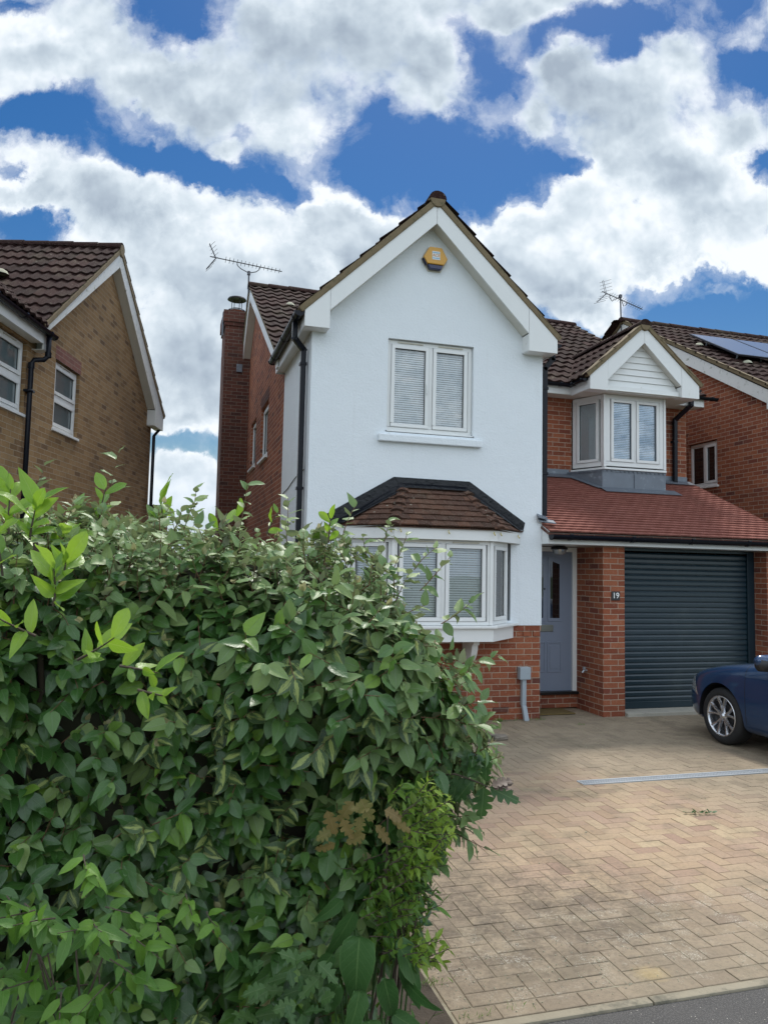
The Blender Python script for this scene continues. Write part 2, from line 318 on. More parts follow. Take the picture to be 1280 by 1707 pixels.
def asphalt():
    m, t, b, o = mat('asphalt'); pos = t.n('ShaderNodeNewGeometry').outputs['Position']
    c = t.mix(t.noise(pos, 3., 5, .6), (.055,.052,.050), (.085,.08,.075))
    vo = t.n('ShaderNodeTexVoronoi', i={'Vector': pos, 'Scale': 130., 'Randomness': 1.})
    c = t.mix(t.ss(vo.outputs[0], .25, .5, .55, 0), c, (.16,.15,.14))
    v2 = t.n('ShaderNodeTexVoronoi', i={'Vector': pos, 'Scale': 38., 'Randomness': 1.})
    c = t.mix(t.ss(v2.outputs[0], .07, .11, 1, 0), c, (.42,.39,.34))
    lk(t, c, b.inputs['Base Color']); b.inputs['Roughness'].default_value = .9
    bump(t, b, vo.outputs[0], .8, .006)
asphalt()
def ground_mat():
    m, t, b, o = mat('jointing'); pos = t.n('ShaderNodeNewGeometry').outputs['Position']
    c = t.mix(t.noise(pos, 6., 5, .7), (.15,.125,.085), (.28,.235,.165))
    c = t.mix(t.ss(t.noise(pos, 3.1, 4, .6), .5, .66), c, (.30,.27,.19))
    lk(t, c, b.inputs['Base Color']); b.inputs['Roughness'].default_value = .95; bump(t, b, t.noise(pos, 150., 4, .7), .6, .006)
    m, t, b, o = mat('grass_ground'); pos = t.n('ShaderNodeNewGeometry').outputs['Position']
    c = t.mix(t.noise(pos, 14., 5, .7), (.03,.055,.015), (.07,.10,.03)); lk(t, c, b.inputs['Base Color']); b.inputs['Roughness'].default_value = .95
ground_mat()

# ------------------------------------------------------------------ mesh helpers
def tag(o, label=None, cat=None, group=None, kind=None):
    for k, v in (('label', label), ('category', cat), ('group', group), ('kind', kind)):
        if v: o[k] = v
    return o
def thing(name, label, cat, loc=(0, 0, 0), group=None):
    o = D.objects.new(name, None); COL.objects.link(o); o.location = loc; o.empty_display_size = .2
    o['_w'] = tuple(loc)
    return tag(o, label, cat, group)
def link(name, me, material, parent=None, smooth=False):
    o = D.objects.new(name, me); COL.objects.link(o)
    if material is not None: me.materials.append(M[material] if isinstance(material, str) else material)
    wl = (0, 0, 0)
    if parent is not None:
        o.parent = parent; pw = Vector(parent.get('_w', (0, 0, 0))); o.location = -pw; o['_w'] = (0., 0., 0.)
    else: o['_w'] = (0., 0., 0.)
    if smooth:
        me.polygons.foreach_set('use_smooth', [True]*len(me.polygons))
    return o
def auto_uv(me):
    uv = me.uv_layers.new(name='UVMap'); co = np.zeros(len(me.vertices)*3); me.vertices.foreach_get('co', co); co = co.reshape(-1, 3)
    out = np.zeros((len(me.loops), 2))
    for p in me.polygons:
        n = np.array(p.normal)
        if abs(n[2]) > .995: t, bt = np.array((1., 0, 0)), np.array((0, 1., 0))
        else:
            t = np.cross((0, 0, 1), n); t /= np.linalg.norm(t) + 1e-9; bt = np.cross(n, t)
        for li in p.loop_indices:
            c = co[me.loops[li].vertex_index]; out[li] = (c@t, c@bt)
    uv.data.foreach_set('uv', out.ravel())
class MB:
    def __init__(s, Mx=None): s.v = []; s.f = []; s.M = Mx; s.starts = []
    def add(s, vs, fs):
        s.starts.append((len(s.v), len(s.f))); o = len(s.v); s.v += [Vector(v) for v in vs]; s.f += [[o+i for i in f] for f in fs]; return s
    def box(s, x0, x1, y0, y1, z0, z1):
        return s.add([(x0,y0,z0),(x1,y0,z0),(x1,y1,z0),(x0,y1,z0),(x0,y0,z1),(x1,y0,z1),(x1,y1,z1),(x0,y1,z1)],
                     [(0,3,2,1),(4,5,6,7),(0,1,5,4),(1,2,6,5),(2,3,7,6),(3,0,4,7)])
    def poly(s, pts): return s.add(pts, [list(range(len(pts)))])
    def prism(s, pts, vec):
        n = len(pts); vec = Vector(vec); a = [Vector(p) for p in pts]; b = [p+vec for p in a]
        return s.add(a+b, [list(range(n))[::-1], list(range(n, 2*n))]+[(i, (i+1) % n, n+(i+1) % n, n+i) for i in range(n)])
    def xz(s, pts, y0, y1): return s.prism([(x, y0, z) for x, z in pts], (0, y1-y0, 0))
    def xy(s, pts, z0, z1): return s.prism([(x, y, z0) for x, y in pts], (0, 0, z1-z0))
    def tube(s, path, r, n=8, cap=True):
        P_ = [Vector(p) for p in path]; rings = []
        rr = r if isinstance(r, (list, tuple)) else [r]*len(P_)
        up = Vector((0, 0, 1)); prev = None
        for i, p in enumerate(P_):
            d = (P_[min(i+1, len(P_)-1)]-P_[max(i-1, 0)]).normalized()
            if prev is None: a = d.cross(up); a = d.cross(Vector((1, 0, 0))) if a.length < .1 else a
            else: a = prev - d*prev.dot(d)
            a.normalize(); b_ = d.cross(a); prev = a
            rings.append([p+a*math.cos(2*PI*k/n)*rr[i]+b_*math.sin(2*PI*k/n)*rr[i] for k in range(n)])
        vs = [v for g in rings for v in g]; fs = []
        for i in range(len(rings)-1):
            for k in range(n): fs.append((i*n+k, i*n+(k+1) % n, (i+1)*n+(k+1) % n, (i+1)*n+k))
        if cap: fs += [list(range(n))[::-1], list(range(len(vs)-n, len(vs)))]
        return s.add(vs, fs)
    def lathe(s, prof, c, axis='Z', n=24):
        vs = []; fs = []; c = Vector(c)
        for r, h in prof:
            for k in range(n):
                a = 2*PI*k/n; u, v = math.cos(a)*r, math.sin(a)*r
                vs.append(c+Vector({'Z': (u, v, h), 'X': (h, u, v), 'Y': (u, h, v)}[axis]))
        for i in range(len(prof)-1):
            for k in range(n): fs.append((i*n+k, i*n+(k+1) % n, (i+1)*n+(k+1) % n, (i+1)*n+k))
        return s.add(vs, fs)
    def wall(s, P0, U, us, zs, holes, dep):
        """flat wall face with rectangular openings (u0,u1,z0,z1) and their reveals"""
        P0, U, dep = Vector(P0), Vector(U), Vector(dep)
        a = sorted(set([us[0], us[1]]+[h[0] for h in holes]+[h[1] for h in holes]))
        b = sorted(set([zs[0], zs[1]]+[h[2] for h in holes]+[h[3] for h in holes]))
        q = lambda u, z: P0+U*u+Vector((0, 0, z))
        for i in range(len(a)-1):
            for j in range(len(b)-1):
                cu, cz = (a[i]+a[i+1])/2, (b[j]+b[j+1])/2
                if any(h[0] < cu < h[1] and h[2] < cz < h[3] for h in holes): continue
                s.poly([q(a[i], b[j]), q(a[i+1], b[j]), q(a[i+1], b[j+1]), q(a[i], b[j+1])])
        for h in holes:
            c = [q(h[0], h[2]), q(h[1], h[2]), q(h[1], h[3]), q(h[0], h[3])]
            for k in range(4): s.poly([c[k], c[(k+1) % 4], c[(k+1) % 4]+dep, c[k]+dep])
        return s
    def build_each(s, name, material, parent=None, groups=None, **kw):
        """one object for every added piece (or for every run of pieces in groups)"""
        st = s.starts+[(len(s.v), len(s.f))]; i = 0; out = []
        for g in (groups or [1]*len(s.starts)):
            (v0, f0), (v1, f1) = st[i], st[i+g]; q = MB(s.M); q.v = s.v[v0:v1]; q.f = [[k-v0 for k in f] for f in s.f[f0:f1]]
            out.append(q.build(name, material, parent, **kw)); i += g
        return out
    def build(s, name, material, parent=None, bevel=0., smooth=False, weld=True, uv=True):
        me = D.meshes.new(name); vs = [s.M@v for v in s.v] if s.M is not None else s.v
        me.from_pydata([tuple(v) for v in vs], [], s.f)
        bm = bmesh.new(); bm.from_mesh(me)
        if weld: bmesh.ops.remove_doubles(bm, verts=bm.verts, dist=1e-5)
        bmesh.ops.recalc_face_normals(bm, faces=bm.faces)
        if bevel:
            ed = [e for e in bm.edges if len(e.link_faces) == 2 and e.calc_face_angle(0) > .6]
            bmesh.ops.bevel(bm, geom=ed, offset=bevel, segments=2, affect='EDGES', profile=.6, clamp_overlap=True)
        bm.to_mesh(me); bm.free()
        if uv: auto_uv(me)
        return link(name, me, material, parent, smooth)
def rotM(deg, loc=(0, 0, 0)): return Matrix.Translation(loc)@Matrix.Rotation(R(deg), 4, 'Z')

def pantiles(name, parent, O, U, S, W, L, material='tile_dark', clip=(), gauge=.34, roll=.2, amp=.027, Mx=None, tw=.2, seed=1):
    rr = random.Random(seed); O, U, S = Vector(O), Vector(U).normalized(), Vector(S).normalized(); N_ = U.cross(S)
    per = 7; nu = int(W/roll*per)+1; vs, fs, uvs = [], [], []
    ncs = math.ceil(L/gauge)
    for c in range(ncs):
        v0 = c*gauge; v1 = min((c+1)*gauge+.03, L)
        jit = {}
        base = len(vs)
        for k in range(nu+1):
            u = min(W, k*roll/per); ti = int(u/tw+1e-6)
            if ti not in jit: jit[ti] = (rr.uniform(-.007, .007), rr.uniform(-.004, .004))
            jv, jh = jit[ti]; ph = (u/roll) % 1
            h = amp*(.5+.5*math.cos(2*PI*ph))**1.2 + jh
            for (v, hh) in ((v0+jv, h-.004), (v0+jv, h+.030), (v0+jv+.008, h+.034), (v1, h+.002)):
                vs.append(O+U*u+S*max(v, -.02)+N_*hh); uvs.append((u, c*gauge+gauge*.5))
        for k in range(nu):
            for j in range(3):
                a = base+k*4+j; fs.append((a, a+4, a+5, a+1))
    if Mx is not None: vs = [Mx@v for v in vs]
    me = D.meshes.new(name); me.from_pydata([tuple(v) for v in vs], [], fs)
    lay = me.uv_layers.new(name='UVMap'); li = np.zeros(len(me.loops), dtype=np.int32); me.loops.foreach_get('vertex_index', li)
    lay.data.foreach_set('uv', np.array(uvs)[li].ravel())
    if clip:
        bm = bmesh.new(); bm.from_mesh(me)
        for co, no in clip: bmesh.ops.bisect_plane(bm, geom=bm.verts[:]+bm.edges[:]+bm.faces[:], plane_co=co, plane_no=no, clear_outer=True)
        bm.to_mesh(me); bm.free()
    return link(name, me, material, parent)
def plaintiles(name, parent, O, U, S, W, L, material, clip=(), gauge=.1, tw=.165, th=.021, seed=2, Mx=None):
    rr = random.Random(seed); O, U, S = Vector(O), Vector(U).normalized(), Vector(S).normalized(); N_ = U.cross(S)
    vs, fs, uvs = [], [], []
    for c in range(math.ceil(L/gauge)):
        off = -(c % 2)*tw/2
        for k in range(math.ceil(W/tw)+1):
            u0 = max(0, off+k*tw+.0015); u1 = min(W, off+(k+1)*tw-.0015)
            if u1-u0 < .01: continue
            j = rr.uniform(-.004, .004); h = rr.uniform(0, .002); tl = rr.uniform(-.001, .001)
            v0 = c*gauge+j; v1 = min((c+1)*gauge+.03, L+.01); b0 = len(vs)
            um = (u0+u1)/2
            for u, cam_ in ((u0, 0), (um, .0035), (u1, 0)):
                for v, hh in ((v0, .004+h), (v0, .004+th+h+tl), (v1, h)):
                    vs.append(O+U*u+S*v+N_*(hh+cam_)); uvs.append((um+c*7.3*tw, c*gauge+.05))
            for q in range(2):
                a = b0+q*3
                fs += [(a, a+3, a+4, a+1), (a+1, a+4, a+5, a+2)]
            fs += [(b0, b0+1, b0+2), (b0+6, b0+8, b0+7)]
    if Mx is not None: vs = [Mx@v for v in vs]
    me = D.meshes.new(name); me.from_pydata([tuple(v) for v in vs], [], fs)
    lay = me.uv_layers.new(name='UVMap'); li = np.zeros(len(me.loops), dtype=np.int32); me.loops.foreach_get('vertex_index', li)
    lay.data.foreach_set('uv', np.array(uvs)[li].ravel())
    if clip:
        bm = bmesh.new(); bm.from_mesh(me)
        for co, no in clip: bmesh.ops.bisect_plane(bm, geom=bm.verts[:]+bm.edges[:]+bm.faces[:], plane_co=co, plane_no=no, clear_outer=True)
        bm.to_mesh(me); bm.free()
    return link(name, me, material, parent)
def ridge(name, parent, A, B, r=.11, seg=.42, Mx=None, material='tile_dark', drop=.05):
    A, B = Vector(A), Vector(B); L = (B-A).length; d = (B-A)/L; n = max(1, round(L/seg)); mb = MB(Mx)
    side = d.cross(Vector((0, 0, 1))).normalized(); up_ = side.cross(d)
    for i in range(n):
        p0 = A+d*(L*i/n+.004); p1 = A+d*(L*(i+1)/n-.004); dz = random.uniform(-.006, .006)
        vs = []
        for p, rr_ in ((p0, r+.006), (p1, r-.004)):
            for k in range(9):
                a = PI*k/8; vs.append(p+side*math.cos(a)*rr_+up_*(math.sin(a)*rr_*.9-drop+dz))
        f = [(k, k+1, k+10, k+9) for k in range(8)]+[tuple(range(9))[::-1], tuple(range(9, 18))]
        mb.add(vs, f)
    return mb.build(name, material, parent, weld=False)
def window(parent, Mx, x0, x1, z0, z1, y, cas, blind='slat', g='glass', transom=None, fw_=.05, sw=.05, vents=True, material='white_pvc', back=.5):
    """cas: list of (xa, xb, opens). viewer on the -y side."""
    mb = MB(Mx)
    mb.box(x0, x1, y, y+.065, z0, z0+fw_); mb.box(x0, x1, y, y+.065, z1-fw_, z1)
    mb.box(x0, x0+fw_, y, y+.065, z0+fw_, z1-fw_); mb.box(x1-fw_, x1, y, y+.065, z0+fw_, z1-fw_)
    for a, b in zip(cas[:-1], cas[1:]): mb.box(a[1], b[0], y+.001, y+.064, z0+fw_, z1-fw_)
    fr = mb.build('window', material, parent, bevel=.005)
    for a, b, op in cas:
        zz = [(z0+fw_, z1-fw_)] if not transom else [(z0+fw_, transom-.03), (transom+.03, z1-fw_)]
        if transom: MB(Mx).box(a, b, y+.002, y+.063, transom-.03, transom+.03).build('transom', material, fr, bevel=.004)
        for q0, q1 in zz:
            s_ = sw if op else .022; pr = .014 if op else -.008
            m = MB(Mx); e = .004
            m.box(a+e, b-e, y-pr, y+.05, q0+e, q0+s_); m.box(a+e, b-e, y-pr, y+.05, q1-s_, q1-e)
            m.box(a+e, a+s_, y-pr, y+.05, q0+s_, q1-s_); m.box(b-s_, b-e, y-pr, y+.05, q0+s_, q1-s_)
            m.build('sash', material, fr, bevel=.006)
            MB(Mx).box(a+s_-.002, b-s_+.002, y+.018, y+.024, q0+s_-.002, q1-s_+.002).build('pane', g, fr)
            mg = MB(Mx)
            for bx in ((a+s_-.001, a+s_+.005, q0+s_, q1-s_), (b-s_-.005, b-s_+.001, q0+s_, q1-s_)): mg.box(bx[0], bx[1], y+.010, y+.0175, bx[2], bx[3])
            for bz in ((q0+s_-.001, q0+s_+.005), (q1-s_-.005, q1-s_+.001)): mg.box(a+s_+.005, b-s_-.005, y+.011, y+.0172, bz[0], bz[1])
            mg.build('gasket', 'rubber', fr)
            if blind == 'slat':
                m = MB(Mx); zc = q0+s_; W_ = b-s_+.02
                while zc < q1-s_+.02:
                    t_ = random.uniform(-.001, .001)
                    m.poly([(a+s_-.02, y+.058, zc+.001+t_), (W_, y+.058, zc+.001+t_), (W_, y+.068, zc+.0245+t_), (a+s_-.02, y+.068, zc+.0245+t_)]); zc += .0285
                for xx in (a+s_+.08, b-s_-.08): m.box(xx-.0012, xx+.0012, y+.055, y+.056, q0+s_-.01, q1-s_+.02)
                m.build('blind', 'blind_slat', fr)
            elif blind == 'net':
                MB(Mx).box(a+s_-.01, b-s_+.01, y+.040, y+.044, q0+s_-.03, q1-s_+.03).build('blind', 'curtain_net', fr)
    # near-black sheet standing in for the shade of an unlit room
    MB(Mx).poly([(x0+.01, y+back, z0), (x1-.01, y+back, z0), (x1-.01, y+back, z1), (x0+.01, y+back, z1)]).build('shade_sheet', 'room_shade', fr)
    if vents:
        for a, b, op in cas:
            c = (a+b)/2; h = min(.17, (b-a)*.38); m = MB(Mx)
            m.box(c-h, c+h, y-.014, y-.001, z1-.034, z1-.018); v_ = m.build('trickle_vent', 'cream_plastic', fr, bevel=.003)
    return fr

def gable_trim(parent, Mx, a0, a1, aL, aR, zb, zo, ac, zao, zai, n0, n1, zi, pm='white_pvc', boxes=True):
    """barge boards in local frame (x along gable, -y toward the viewer)"""
    th = .022
    m = MB(Mx); m.xz([(aL, zi), (aL-.0, zo+(zao-zo)*(aL-a0)/(ac-a0)), (ac-.002, zao), (ac-.002, zai)], n0, n0+th); m.build('barge_board', pm, parent, bevel=.003)
    m = MB(Mx); m.xz([(ac+.002, zai), (ac+.002, zao), (aR, zo+(zao-zo)*(a1-aR)/(a1-ac)), (aR, zi)], n0, n0+th); m.build('barge_board', pm, parent, bevel=.003)
    if boxes:
        for (p, q, e) in ((a0, aL, a0), (a1, aR, a1)):
            zt = zo+(zao-zo)*abs(q-e)/abs(ac-e)
            m = MB(Mx); s_ = 1 if q > p else -1
            m.xz([(p, zb), (p, zo), (q-s_*.003, zt-.003*.9), (q-s_*.003, zb)], n0-.003, n0+.02)
            m.box(min(p, q)+.012, max(p, q)-.004, n0+.02, n1, zb+.001, zb+.012)
            m.box(q-s_*.012 if s_ > 0 else q+.002, q-.002 if s_ > 0 else q+.012, n0+.02, n1, zb+.012, zi+.0)
            m.build('box_end', pm, parent, bevel=.003)
    m = MB(Mx)   # rake soffits
    m.prism([(aL, n0+th, zi+.012), (aL, n1+.03, zi+.012), (ac, n1+.03, zai+.012), (ac, n0+th, zai+.012)], (0, 0, .012))
    m.prism([(aR, n0+th, zi+.012), (aR, n1+.03, zi+.012), (ac, n1+.03, zai+.012), (ac, n0+th, zai+.012)], (0, 0, .012))
    m.build('rake_soffit', 'soffit_pvc', parent)
def verge(parent, Mx, e, c, n0, dep=.16, t=.075, name='verge_mortar'):
    """mortar bedding strip on top of the barge from (a,z) e to c"""
    m = MB(Mx); d = Vector((c[0]-e[0], 0, c[1]-e[1])); L = d.length; k = 10; d /= L
    up_ = 0; nrm = Vector((-d.z, 0, d.x)); nrm = nrm if nrm.z > 0 else -nrm
    P0 = Vector((e[0], n0, e[1])); pts = [P0, P0+d*L, P0+d*L+nrm*t, P0+nrm*t]
    m.prism(pts, (0, dep, 0)); return m.build(name, 'mortar_verge', parent, bevel=.012)

def gutter(parent, P0, P1, out, r=.055, name='gutter', Mx=None, brackets=.9):
    """half-round gutter, out = horizontal unit vector away from the fascia"""
    P0, P1, out = Vector(P0), Vector(P1), Vector(out); m = MB(Mx); d = (P1-P0).normalized()
    prof = [(r+math.cos(a)*r, math.sin(a)*r*.95) for a in [PI+PI*k/8 for k in range(9)]]
    prof2 = [(r+math.cos(a)*(r-.005), math.sin(a)*(r-.005)*.95+.0) for a in [2*PI-PI*k/8 for k in range(9)]]
    ring = prof+prof2; n = len(ring); vs = []
    for p in (P0, P1):
        for x, z in ring: vs.append(p+out*x+Vector((0, 0, z)))
    fs = [(k, (k+1) % n, n+(k+1) % n, n+k) for k in range(n)]+[tuple(range(n)), tuple(range(n, 2*n))[::-1]]
    m.add(vs, fs)
    for p, s_ in ((P0, -1), (P1, 1)):     # stop ends
        a = [p+out*x+Vector((0, 0, z)) for x, z in [(r+math.cos(q)*(r+.006), math.sin(q)*(r+.006)*.95) for q in [PI+PI*k/8 for k in range(9)]]]
        m.prism(a, d*s_*.012)
    L = (P1-P0).length; k = max(1, int(L/brackets))
    for i in range(k+1):
        p = P0+d*(L*(i+.25)/(k+.5))
        a = [p+out*x+Vector((0, 0, z)) for x, z in [(-.0, .03)]+[(r+math.cos(q)*(r+.006), math.sin(q)*(r+.006)*.95) for q in [PI+PI*k_/6 for k_ in range(7)]]+[(2*r, .012), (2*r-.02, .012), (2*r-.02, -.01), (.02, -.02)]]
        m.prism(a, d*.045)
    return m.build(name, 'black_pvc', parent)

# ================================================================== the white gabled house (number 19)
H = thing('detached_house', 'white rendered gabled house with a brick garage wing and dark blue roller door', 'house', (-1, .05, 0))
XL, XR, YF, YM, XE, RY, YB = -4.014, -.884, .05, 2.2, 3.05, 6.29, 9.0
WX = (-3.04, -1.88, 3.61, 4.80)
m = MB()
m.wall((0, YF, 0), (1, 0, 0), (XL, XR), (1.2, 4.8), [WX, (-3.50, -1.33, 1.26, 2.28)], (0, .09, 0))
m.poly([(XL, YF, 4.8), (XR, YF, 4.8), (XR-.08, YF, 4.9), (-2.485, YF, 6.42), (XL+.08, YF, 4.9)])
m.poly([(XR, YF, 1.2), (XR, YM, 1.2), (XR, YM, 4.9), (XR, YF, 4.9)])
m.poly([(XL, YF, 1.2), (XL, YM, 1.2), (XL, YM, 4.9), (XL, YF, 4.9)])
m.poly([(XL, YF, 1.2), (XR, YF, 1.2), (XR, YF+.03, 1.2), (XL, YF+.03, 1.2)])
m.poly([(XR, YF, 1.2), (XR-.03, YF, 1.2), (XR-.03, .68, 1.2), (XR, .68, 1.2)])
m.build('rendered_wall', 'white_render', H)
m = MB()
m.box(XL+.012, XR-.012, YF+.012, YF+.1, 0, 1.2); m.box(XR-.112, XR-.012, YF+.1, .78, 0, 1.2); m.box(XL+.012, XL+.112, YF+.1, 2.2, 0, 1.2)
for x in (-1.10, -.955, -2.6, -2.4, -3.7, -3.9): m.box(x-.045, x+.045, YF-.004, YF+.02, 1.062, 1.128)
m.box(XL+.005, XR-.005, YF+.003, YF+.05, 1.130, 1.197)
m.build('brick_plinth', 'brick_red', H)
# main body walls (brick)
m = MB()
SW = [(3.95, 4.95, 3.79, 4.78), (5.75, 6.6, 3.84, 4.80)]
m.wall((XL, 0, 0), (0, 1, 0), (YM, YB), (0, 5.0), SW, (.10, 0, 0))
m.poly([(XL, YM, 5.0), (XL, YB, 5.0), (XL, RY, 7.35)])
m.wall((0, YM, 0), (1, 0, 0), (XR, XE), (2.2, 4.95), [(.80, 2.34, 3.6, 4.75)], (0, .1, 0))
m.poly([(XE, YM, 0), (XE, YB, 0), (XE, YB, 5.0), (XE, YM, 5.0)]); m.poly([(XE, YM, 5.0), (XE, YB, 5.0), (XE, RY, 7.35)])
m.poly([(XL, YB, 0), (XE, YB, 0), (XE, YB, 5), (XL, YB, 5)])
m.build('brick_wall', 'brick_red', H)
# ground floor porch / garage brickwork
m = MB()
m.box(0, .3275, 0, .10, 0, 2.26); m.box(0, .10, .10, .68, 0, 2.26); m.box(.2275, .3275, .10, .34, 0, 2.26)
m.box(2.67, 3.02, 0, .10, 0, 2.26); m.box(2.67, 2.77, .10, .34, 0, 2.26)
m.build_each('brick_pillar', 'brick_red', H, groups=[3, 2])
MB().box(3.022, 3.12, 0, YM, 0, 2.36).build('garage_side_wall', 'brick_red', H)
MB().box(XR, .0, .66, .76, .02, .2).build('door_step', 'brick_red', H); MB().box(XR, .0, .745, .85, 2.19, 2.5).build('door_lintel', 'brick_red', H)
m = MB(); m.poly([(3.121, -.05, 2.36), (3.121, YM, 2.36), (3.121, YM, 3.42)]); m.build('cheek_wall', 'brick_red', H)
m = MB(); m.box(XR+.001, 3.0, -.11, .8, 2.262, 2.272); m.build('porch_soffit', 'white_pvc', H)
m = MB(); m.box(-.872, 3.2, -.135, -.112, 2.262, 2.36); m.build('garage_fascia', 'white_pvc', H)
# roofs ---------------------------------------------------------------
# front gable roof
gc = -2.485; SL = (6.60-4.985)/(1.66); gd = Vector((1, 0, SL)).normalized()
wl = MB(); wl.add([(-4.17, -.13, 4.96), (gc, -.13, 6.57), (gc, 4.5, 6.57), (-4.17, 2.0, 4.96), (-.78, -.13, 4.96), (-.78, 2.0, 4.96)], [(0, 1, 2, 3), (1, 4, 5, 2)])
wl.build('roof_deck', 'tile_dark', H)
L_ = math.hypot(1.70, 1.70*SL)
pantiles('roof_tiles', H, (-4.19, 4.8, 4.975), (0, -1, 0), (1, 0, SL), 4.97, L_, seed=3, clip=[((-4.19, 2.0, 5), (-SL, .599, 0))])
pantiles('roof_tiles', H, (-.77, -.17, 4.975), (0, 1, 0), (-1, 0, SL), 4.97, L_, seed=4, clip=[((-.77, 2.0, 5), (SL, .599, 0))])
ridge('ridge_tiles', H, (gc, -.18, 6.655), (gc, 4.6, 6.655), r=.11)
gable_trim(H, None, -4.145, -.775, -3.835, -1.19, 4.77, 4.985, gc, 6.56, 6.285, -.15, YF, 5.0)
verge(H, None, (-4.175, 4.935), (gc, 6.542), -.165); verge(H, None, (-.76, 4.935), (gc, 6.542), -.165)
m = MB(); m.lathe([(.002, 0), (.10, 0), (.115, .05), (.10, .12), (.002, .13)], (gc, -.175, 6.60), 'Y', 16); m.build('ridge_end', 'mortar_verge', H)
m = MB()
for (x0, x1) in ((-4.145, -4.014), (-.884, -.775)):
    m.box(x0+.001, x1-.001, .052, 2.2, 4.79, 4.80)
m.build_each('soffit', 'soffit_pvc', H)
m = MB(); m.box(-4.145, -4.128, -.125, 2.24, 4.775, 4.97); m.box(-.792, -.775, -.125, 2.0, 4.775, 4.97); m.box(-4.145, XL, 2.24, 2.26, 4.775, 4.97); m.build_each('fascia', 'white_pvc', H)
gutter(H, (-4.146, 2.2, 4.95), (-4.146, -.13, 4.95), (-1, 0, 0), .06)
gutter(H, (-.774, -.05, 4.93), (-.774, 1.9, 4.93), (1, 0, 0), .055)
def sqpipe(parent, path, s=.0325, name='downpipe', clips=()):
    m = MB()
    for a, b in zip(path[:-1], path[1:]):
        a, b = Vector(a), Vector(b); d = (b-a).normalized(); x = d.cross(Vector((0, 1, 0))); x = Vector((1, 0, 0)) if x.length < .1 else x.normalized()
        if abs(d.z) > .99: x = Vector((1, 0, 0))
        y = d.cross(x).normalized()
        a2 = a-d*s*.8; b2 = b+d*s*.8
        m.prism([a2+x*s+y*s, a2-x*s+y*s, a2-x*s-y*s, a2+x*s-y*s], b2-a2)
    for c in clips: c = Vector(c); m.box(c.x-s-.012, c.x+s+.012, c.y-s-.006, c.y+s+.03, c.z-.018, c.z+.018)
    return m.build(name, 'black_pvc', parent, bevel=.006, weld=False)
sqpipe(H, [(-4.21, .16, 4.93), (-4.21, .16, 4.70), (-4.075, .28, 4.60), (-4.075, .28, .1)], clips=[(-4.075, .28, 4.42), (-4.075, .28, 2.86), (-4.075, .28, 1.3)])
sqpipe(H, [(-.72, .09, 4.93), (-.72, .09, 4.76), (-.835, .09, 4.62), (-.835, .09, 2.66)], clips=[(-.835, .09, 4.35), (-.835, .09, 3.2)])
# main roof
ms = (7.60-5.0)/(RY-1.95)
O_ = Vector((-4.2, 1.90, 4.96)); S_ = Vector((0, 1, ms))
LM = math.hypot(RY-1.90, (RY-1.90)*ms)
pantiles('roof_tiles', H, O_, (1, 0, 0), S_, 7.42, LM, seed=5)
bk = (7.60-5.0)/(9.2-RY)
pantiles('roof_tiles', H, (3.22, 9.2, 5.0), (-1, 0, 0), (0, -1, bk), 7.42, math.hypot(9.2-RY, 2.6), seed=6)
ridge('ridge_tiles', H, (-4.22, RY, 7.62), (3.24, RY, 7.62), r=.12)
A_ = rotM(-90)     # gable facing -X : local x = -Y
def faceL(xw): return Matrix.Translation((xw, 0, 0))@A_
gable_trim(H, faceL(0), -9.2, -1.93, -8.9, -2.1, 4.8, 5.0, -RY, 7.56, 7.30, -4.17, XL, 4.84)
verge(H, faceL(0), (-1.93, 4.945), (-RY, 7.55), -4.19, dep=.05, t=.04); verge(H, faceL(0), (-9.2, 4.97), (-RY, 7.575), -4.19, dep=.12)
# right-hand verge
B_ = rotM(90)
verge(H, B_, (1.93, 4.97), (RY, 7.575), -3.22, dep=.06, t=.045)
gable_trim(H, B_, 1.93, 9.2, 2.1, 8.9, 4.8, 5.0, RY, 7.56, 7.30, -3.2, -XE, 4.84)
# right-hand eaves
m = MB(); m.box(-.77, .65, 1.93, 1.95, 4.80, 4.96); m.box(2.63, 3.21, 1.93, 1.95, 4.80, 4.96); m.box(.63, .65, 1.37, 1.93, 4.78, 4.95); m.box(2.63, 2.65, 1.37, 1.93, 4.78, 4.95); m.build_each('fascia', 'white_pvc', H)
m = MB(); m.box(-.77, 3.2, 1.951, 2.2, 4.795, 4.80); m.box(.652, 2.628, 1.38, 1.95, 4.785, 4.79); m.build_each('soffit', 'soffit_pvc', H)
gutter(H, (-.70, 1.928, 4.955), (.60, 1.928, 4.955), (0, -1, 0), .05); gutter(H, (2.70, 1.928, 4.955), (3.42, 1.928, 4.955), (0, -1, 0), .05)
gutter(H, (.628, 1.86, 4.945), (.628, 1.42, 4.945), (-1, 0, 0), .045); gutter(H, (2.652, 1.42, 4.945), (2.652, 1.86, 4.945), (1, 0, 0), .045)
sqpipe(H, [(2.90, 1.87, 4.90), (2.90, 1.87, 4.80), (2.77, 2.13, 4.58), (2.77, 2.14, 3.50)], clips=[(2.77, 2.14, 4.2)])
